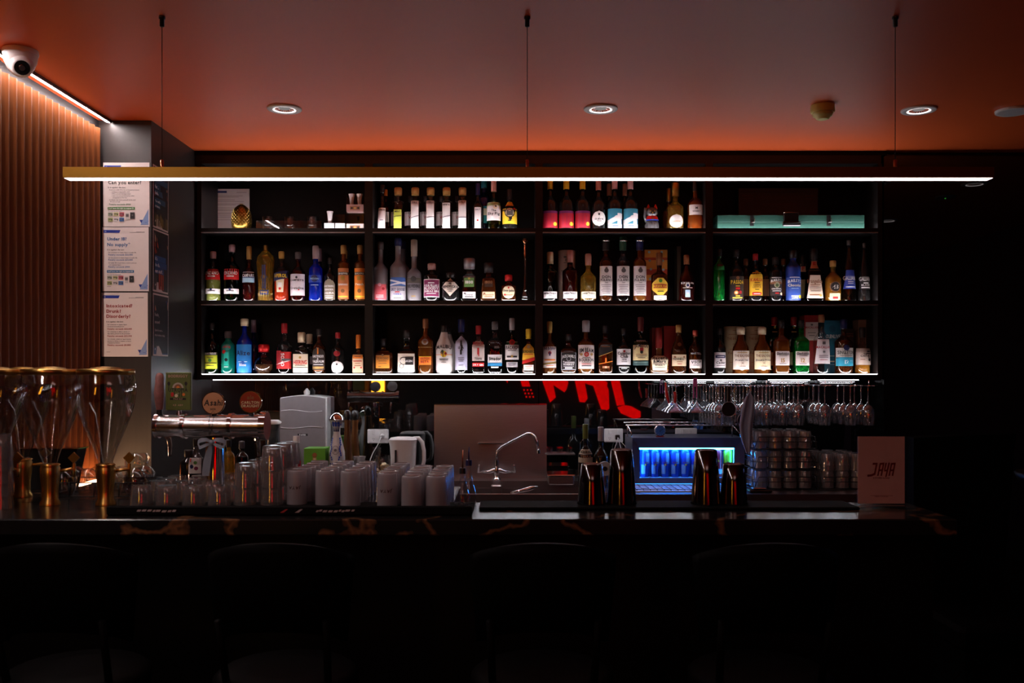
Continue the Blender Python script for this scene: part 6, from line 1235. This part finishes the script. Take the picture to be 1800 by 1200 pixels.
for px in (283, 378, 443):
    mb = MB(); mb.tube([(xc_(px), .02, zc(762)), (xc_(px), .075, zc(772)), (xc_(px), .09, zc(785)), (xc_(px), .09, zc(806))], [.009, .009, .008, .006], M['chrome'], 10); mb.build('spout', t)
def badge(px, py, rpx, col, txts, ds):
    e = MB(); e.lathe([(0, rpx*s), (.010, rpx*s)], col, 32, (xc_(px), -.012, zc(py)), ax='y'); e.lathe([(-.001, rpx*s*1.08), (.0085, rpx*s*1.08)], M['chrome'], 32, (xc_(px), -.012, zc(py)), ax='y'); o = e.build('tap_badge', t); o['label'] = ds
    p = PR(lambda u, v, l: (xc_(px)+u, -.0222-l, zc(py)+v))
    for tx, y, z, c, ar in txts: p.text(tx, 0, y*s, z*s, c, 'c', rpx*1.75*s, slant=.12 if ar else 0)
    p.build('lettering', o); MB().lathe([(zc(729), 5*s), (zc(py+rpx)-.001, 4*s)], M['blackp'], 12, (xc_(px), -.008, 0)).build('badge_post', t)
badge(378, 708, 18.5, pm('bronze_badge', (.55, .30, .18), .35, .4), [('Asahi', -4, 10, 'K', 1), ('BEER', -12, 3, 'K', 0)], 'round bronze tap badge with black lettering')
badge(443, 706, 18, pm('red_badge', (.26, .008, .006), .3), [('ale', 5, 7, 'Q', 1), ('CARLTON', -3, 4.4, 'C', 0), ('DRAUGHT', -9, 4.4, 'C', 0)], 'round dark red tap badge with gold lettering')
e = MB(); e.box(xc_(293), xc_(337.5), -.012, .004, zc(721), zc(654), pm('green_badge', (.11, .14, .03), .45), .003); o = e.build('tap_badge', t); o['label'] = 'tall green rectangular tap badge'
p = PR(lambda u, v, l: (xc_(315)+u*s, -.0121-l, zc(654)-v*s)); p.text('BODRIGGY', 0, 9, -4.8, (.45, .25, .2), 'c') if False else None
p = PR(lambda u, v, l: (xc_(315)+u*s, -.0121-l, zc(687)+v*s))
pk_ = (.50, .30, .22)
p.text('BODRIGGY', 0, 24, 4.6, pk_, 'c', 34); p.disc(0, 5, 10, (.45, .38, .3)); p.disc(0, 5, 7, 'Q'); p.disc(0, 6, 3, 'O'); p.rect(-13, -4, 13, 5.5, (.11, .14, .03)); p.text('UTROPIA', 0, -1, 6, 'K', 'c', 34)
for x in (-16, 14): p.rect(x-.6, 2, x+.6, 16, 'K'); p.disc(x, 13, 2.6, 'K', 10, 3.6)
for x in (-7, 2, 6): p.rect(x, -10, x+1.2, -1, 'K')
p.disc(-10, -6, 2.8, 'R', 12, 4); p.disc(-3, -8, 3, 'C'); p.disc(10, -6, 2.6, 'O'); p.rect(-14, -15.5, 14, -12, 'K'); p.text('PALE ALE', 0, -14.9, 2.4, pk_, 'c'); p.text('4.8% ABV', 0, -26, 3, pk_, 'c'); p.build('lettering', o)
MB().lathe([(zc(729), 5*s), (zc(721.3), 4*s)], M['chrome'], 12, (xc_(315), -.004, 0)).build('badge_post', t)
mb = MB(); mb.lathe([(zc(729), 6*s), (zc(720), 5*s)], M['blackp'], 12, (xc_(281), -.004, 0)); mb.build('handle_socket', t)
mb = MB(); mb.lathe([(zc(719.5), 6*s), (zc(700), 8*s), (zc(690), 8.5*s), (zc(675), 7.5*s), (zc(662), 7*s), (zc(657), 5*s), (zc(655), 2*s)], pm('carved_handle', (.38, .16, .14), .5, noise=.5, scale=60), 14, (xc_(281), -.004, 0), lob=lambda t, z: .12*math.sin(3*t+60*z)); mb.build('carved_handle', t)
t2 = thing('ribbon_bow', 'grey-blue ribbon tied in a bow round the beer font column', 'ribbon', (X_(373, 3.39), 3.393, Z_(780, 3.39))); rbm = pm('grey_ribbon', (.20, .23, .28), .6)
mb = MB(); s2 = 3.39/F
def ribbon(pts, w_):
    vs = []; fs = []
    for i, (x, z, ww) in enumerate(pts): vs += [(x*s2, -.004-.012*math.sin(i*PI/(len(pts)-1)), z*s2+ww*s2/2), (x*s2, -.008-.012*math.sin(i*PI/(len(pts)-1)), z*s2-ww*s2/2)]
    for i in range(len(pts)-1): fs.append((2*i, 2*i+1, 2*i+3, 2*i+2))
    mb.add(vs, fs, rbm, True)
for sg in (-1, 1): ribbon([(0, 4, 4), (sg*8, 8, 6), (sg*18, 7, 8), (sg*25, 3, 7)], 6); ribbon([(sg*25, 3, 7), (sg*20, -6, 6), (sg*10, -2, 6), (0, 2, 4)], 6)
mb.build('loops', t2); mb = MB(); ribbon([(-2, 0, 8), (-5, -15, 13), (-9, -32, 13), (-11, -46, 13), (-12, -56, 12)], 8)
mb.v = [(x, y, z) for x, y, z in mb.v]
vs = []
for i, (x, z, ww) in enumerate([(-2, 2, 4), (-5, -15, 12), (-8, -30, 14), (-10, -45, 14), (-11, -56, 13)]): vs += [((x-ww/2)*s2, -.006, z*s2), ((x+ww/2)*s2, -.010, z*s2)]
mb = MB(); mb.add(vs, [(2*i, 2*i+1, 2*i+3, 2*i+2) for i in range(4)], rbm, True); mb.build('tail', t2); MB().lathe([(-.008, .006), (-.004, .010), (.004, .010), (.008, .006)], rbm, 12, (0, -.006, .006)).build('knot', t2)
MB().tube([(-.012, 0, -.075), (-.012, -.001, -.03), (-.006, .0, .0), (0, .012, .010), (.008, 0, .0), (.002, -.001, -.03), (-.008, 0, -.075)], .001, M['wire'], 4).build('cord_loop', font, loc=(X_(373, 3.39)-X_(378, 3.44), 3.392-3.44, Z_(727, 3.39)-BZ))
# bottles behind the font
b(332, 30, 790, 'apoth', 'dark', 'K', 'dark bottle with a white berry-picture label behind the beer font', [], d=3.685, base=BZ)
b(345, 26, 770, 'std', 'clear', 'K', 'clear bottle with a small white and green berry label under the beer crossbar', [L(805, 832, 'W', .85, 'r', ('o', 820, 3.6, 'N', -.3), ('o', 823, 3.4, 'P', .3), ('o', 813, 3, 'G', .2), ('#', 806, 812, .1, 'R', -.5))], d=3.60, base=BZ)
b(402, 20, 772, 'tall', 'gold', 'K', 'golden narrow bottle right of the beer font column', [], d=3.66, base=BZ)
b(425, 22, 775, 'tall', 'dark', 'D', 'dark glossy bottle with chrome fittings right of the beer font column', [], d=3.66, base=BZ)

# drink towers
def tower(px, d, desc, wpx=97):
    s = d/F; t = thing('drink_tower', desc, 'drink dispenser', (X_(px, d), d, BZ), 'glass drink towers'); k = wpx/97; zc = lambda y: Z_(y, 3.2)-BZ; s = 3.2/F
    lob = lambda t_, z: .035*math.cos(5*t_+9*z)
    pg = [(zc(818), 11*s), (zc(808), 13*s), (zc(790), 19*s), (zc(765), 29*s), (zc(735), 40*s), (zc(712), 46*s), (zc(690), 49*s), (zc(670), 47*s), (zc(659), 44*s)]
    MB().lathe([(z, r) for z, r in pg], M['glass'], 40, cap0=False, cap1=False, lob=lob).build('glass_vessel', t)
    MB().lathe([(z+.001, r*.93) for z, r in pg], M['glass'], 40, cap0=False, cap1=False, lob=lob).build('inner_wall', t)
    MB().lathe([(zc(658.5), 45*s), (zc(657), 48*s), (zc(650), 48*s), (zc(648.5), 46*s), (zc(648), 25*s)], M['brass'], 40).build('lid', t)
    MB().lathe([(zc(647.8), 26*s), (zc(646), 24*s), (zc(644), 6*s)], M['brassd'], 32).build('lid_cap', t)
    MB().lathe([(.0004, 17*s), (.008, 17*s), (.02, 13.5*s), (zc(860), 13.5*s), (zc(835), 16*s), (zc(822), 16.5*s), (zc(819), 15*s), (zc(816), 17*s), (zc(814.5), 14*s)], M['brass'], 32).build('base', t)
    MB().tube([(0, 0, zc(817)), (0, 0, zc(670))], .004, M['glass'], 8).build('ice_tube', t)
    mb = MB(); mb.tube([(13*s, .012, zc(828)), (30*s, .03, zc(826)), (34*s, .034, zc(826)), (34*s, .034, zc(840))], [.006, .006, .007, .005], M['brass'], 10); mb.build('spigot', t)
    h = MB(); h.lathe([(0, 3.5*s), (8*s, 3*s)], M['brass'], 10, (34*s, .034, zc(824))); c_ = (34*s, zc(806)); h.prism([(c_[0], c_[1]-10*s), (c_[0]+10*s, c_[1]), (c_[0], c_[1]+10*s), (c_[0]-10*s, c_[1])], .029, .038, M['brass']); h.build('diamond_handle', t)
tower(186, 3.2, 'glass and brass drink tower nearest the posters, rightmost of the row')
tower(88, 3.2, 'glass and brass drink tower second from the right')
tower(-12, 3.2, 'glass and brass drink tower cut by the left edge of the picture')
tower(40, 3.405, 'glass and brass drink tower in the second row at the left')
# glass rack with balloon glasses at the left
bal = MB(); bp = [(.0, .030), (.02, .037), (.045, .042), (.07, .038), (.088, .026), (.095, .012)]; bal.lathe(bp, M['glass'], 20, cap0=False); bal.lathe([(z*.97, r*.94) for z, r in bp], M['glass'], 20, cap0=False, cap1=False); bal_me = bal.mesh('stemless_glass')
for i in range(4):
    for j in range(2): tag(put('stemless_glass', bal_me, None, (-1.63+i*.086, 3.42+j*.088, BZ+.0075), i), 'stemless round glass in the wire rack behind the towers, %s column, %s row' % (ORD[i], ORD[j]), 'glass', 'stemless glasses behind the towers')
t = thing('wire_basket', 'low black wire rack around the stemless glasses behind the drink towers', 'basket', (0, 0, BZ)); xa, xb = -1.68, -1.322; mb = MB()
for z in (.006, .055, .060): 
    if z != .060: mb.tube([(xa, 3.37, z), (xb, 3.37, z), (xb, 3.55, z), (xa, 3.55, z), (xa, 3.37, z)], .0022, M['wire'], 5)
mb.build('wire_band', t)
for k in range(5): x = xa+(xb-xa)*k/4; MB().tube([(x, 3.37, .003), (x, 3.37, .056)], .0022, M['wire'], 5).build('upright_wire', t)
for (px, ) in ((242,),): 
    bm = MB(); q2 = [(0, .034), (.02, .044), (.05, .048), (.075, .042), (.085, .034)]; bm.lathe(q2, M['glass'], 24, cap1=False); bm.lathe([(z+.002, r*.94) for z, r in q2], M['glass'], 24, cap0=False, cap1=False)
    tag(put('glass_bowl', bm.mesh('glass_bowl'), None, (X_(px, 3.66), 3.66, BZ+.0505)), 'round glass bowl standing behind the low tumblers left of the taps', 'bowl')
    bx('bowl_stand', 0, 0.0001, 0, .0001, 0, .0001, M['black']) if False else None
t = thing('display_block', 'small black block under the round glass bowl', 'block', (X_(242, 3.66), 3.66, BZ)); MB().box(-.05, .05, -.045, .045, .0004, .050, M['blackp'], .003).build('block_body', t)
t = thing('ice_bucket', 'black flared container with pale label behind the drink towers', 'bucket', (X_(92, 3.66), 3.66, BZ)); s = 3.66/F
H = Z_(788, 3.66)-BZ; mb = MB(); mb.lathe([(.0004, 36*s), (H*.5, 40*s), (H, 50*s)], M['blackp'], 4, cap1=False) if False else mb.prism([(-36*s, .0004), (36*s, .0004), (50*s, H), (-50*s, H)], -.03, .05, M['blackp']); mb.build('bucket_body', t)
MB().box(-50*s, 53*s, -.034, .054, H+.0005, H+.004, M['chrome']).build('rim', t)

# ================= STOOLS IN THE DARK
sb_ = []
for x, ds in ((-1.16, 'leftmost'), (-.60, 'second'), (.08, 'third'), (.66, 'rightmost')):
    t = thing('bar_stool', ds+' of four black bar stools standing in the dark before the bar', 'stool', (x, 2.50, 0), 'bar stools')
    MB().lathe([(.70, .17), (.705, .185), (.75, .19), (.765, .17), (.768, .10)], M['leather'], 28).build('seat', t)
    mb = MB(); vs = []; n = 16
    for z, r in ((.90, .19), (1.10, .21), (1.125, .212)):
        for i in range(n+1): a = -PI*.86+PI*.72*i/n; vs.append((r*math.cos(a), r*math.sin(a)*.9+.02, z-.05*abs(i/n-.5)**2*4)); 
    for z, r in ((1.125, .19), (1.10, .188), (.90, .17)):
        for i in range(n+1): a = -PI*.86+PI*.72*i/n; vs.append((r*math.cos(a), r*math.sin(a)*.9+.02, z-.05*abs(i/n-.5)**2*4))
    fs = []
    for q_ in range(5):
        for i in range(n): a = q_*(n+1)+i; fs.append((a, a+1, a+n+2, a+n+1))
    for i in range(n): fs.append((i, 5*(n+1)+i, 5*(n+1)+i+1, i+1))
    fs += [tuple(q_*(n+1) for q_ in range(6)), tuple(q_*(n+1)+n for q_ in range(5, -1, -1))]
    mb.add(vs, fs, M['leather'], True); mb.build('backrest', t)
    for sx in (-1, 1): MB().tube([(sx*.13, -.10, .755), (sx*.135, -.155, .93)], .010, M['leather'], 8).build('back_post', t)
    for sx in (-1, 1):
        for sy in (-1, 1): MB().tube([(sx*.11, sy*.11, .70), (sx*.19, sy*.19, 0.001)], [.014, .010], M['leather'], 8).build('leg', t)
    MB().tube([(.168, .168, .25), (-.168, .168, .25), (-.168, -.168, .25), (.168, -.168, .25), (.168, .168, .25)], .008, M['leather'], 8).build('footrest', t)
# ================= BANQUETTE AND TABLE AT THE RIGHT
t = thing('banquette', 'black high-backed banquette standing right of the bar in the dark', 'seat', (0, 0, 0))
mb = MB(); xa, xb = X_(1606, 4.3), X_(1786, 4.3); zt_ = Z_(762, 4.3); mb.prism([(xa, .42), (xb-.07, .42), (xb, zt_), (xa, zt_-.02)], 4.3, 4.42, M['leather']); mb.build('back_cushion', t)
MB().box(xa, xb-.06, 3.85, 4.29, .40, .50, M['leather'], .02).build('seat_cushion', t); MB().box(xa+.03, xb-.1, 3.87, 4.40, 0, .398, M['black']).build('plinth', t)
t = thing('side_table', 'dark round table at the right edge beyond the banquette', 'table', (X_(1905, 3.5), 3.5, 0)); zt_ = Z_(832, 3.5)
MB().lathe([(zt_-.03, .22), (zt_-.004, .23), (zt_, .225)], M['black'], 32).build('tabletop', t); MB().lathe([(.001, .2), (.015, .2), (.03, .03), (zt_-.031, .03)], M['black'], 20).build('pedestal', t)
# ================= BEHIND THE GUESTS: the lit sign seen in the splashback and tins
VY = -1.9; dv = 2*5.452-VY; t = thing('wall_sign', 'red lit brush-lettered sign on the wall facing the bar, seen mirrored in the black splashback', 'sign', (0, 0, 0))
k = dv/F
def sx_(px): return (px-CX)*k
def sz_(py): return EYE+(HY-py)*k
def plate(name, pts): MB().prism([(sx_(a), sz_(c)) for a, c in pts], VY-.05, VY, M['neon']).build(name, t)
# letters as they show reflected, traced upward beyond the shelf edge
plate('letter_stroke', [(1074, 668), (1058, 600), (1072, 600), (1089, 668), (1098, 711), (1085, 713)]); plate('letter_stroke', [(1086, 716), (1098, 712), (1110, 714), (1126, 723), (1126, 733), (1116, 737), (1092, 726)]); plate('letter_stroke', [(1020, 612), (1060, 602), (1062, 616), (1024, 626)])
plate('letter_stroke', [(1010, 665), (995, 600), (1008, 600), (1026, 663), (1033, 700), (1028, 707), (1019, 706)]); plate('letter_stroke', [(1044, 680), (1028, 600), (1040, 600), (1060, 664), (1070, 685), (1071, 718), (1062, 724), (1057, 718)]); plate('letter_stroke', [(1012, 661), (1050, 661), (1068, 672), (1066, 682), (1055, 682), (1024, 672)]); plate('letter_stroke', [(994, 602), (1042, 602), (1040, 588), (992, 588)])
plate('letter_stroke', [(953, 668), (940, 600), (953, 600), (970, 664), (977, 698), (967, 707)]); plate('letter_stroke', [(954, 661), (994, 661), (999, 672), (996, 684), (992, 689), (972, 676)]); plate('letter_stroke', [(984, 661), (974, 600), (985, 600), (998, 664)])
plate('letter_stroke', [(914, 665), (898, 600), (911, 600), (928, 665), (932, 679), (918, 679)]); plate('letter_stroke', [(887, 664), (875, 600), (886, 600), (894, 664), (892, 673)]); plate('letter_stroke', [(876, 602), (912, 602), (910, 588), (874, 588)]); plate('letter_stroke', [(976, 725), (984, 723), (983, 728), (977, 729)])
for i in range(3):
    for j in range(3): x, y = 920+i*6+j*2, 684+j*6; plate('dot', [(x, y), (x+2.4, y), (x+2.6, y+2.6), (x+.2, y+2.6)])
t = thing('lit_column', 'tall yellow lit panel on the wall facing the bar', 'light', (0, 0, 0)); MB().box(-1.93, -1.76, -2.05, -2.0, 1.22, 2.3, M['yneon']).build('tube', t)
MB().box(-1.94, -1.75, -2.09, -2.051, 1.2, 2.32, M['brassd']).build('back_plate', t)
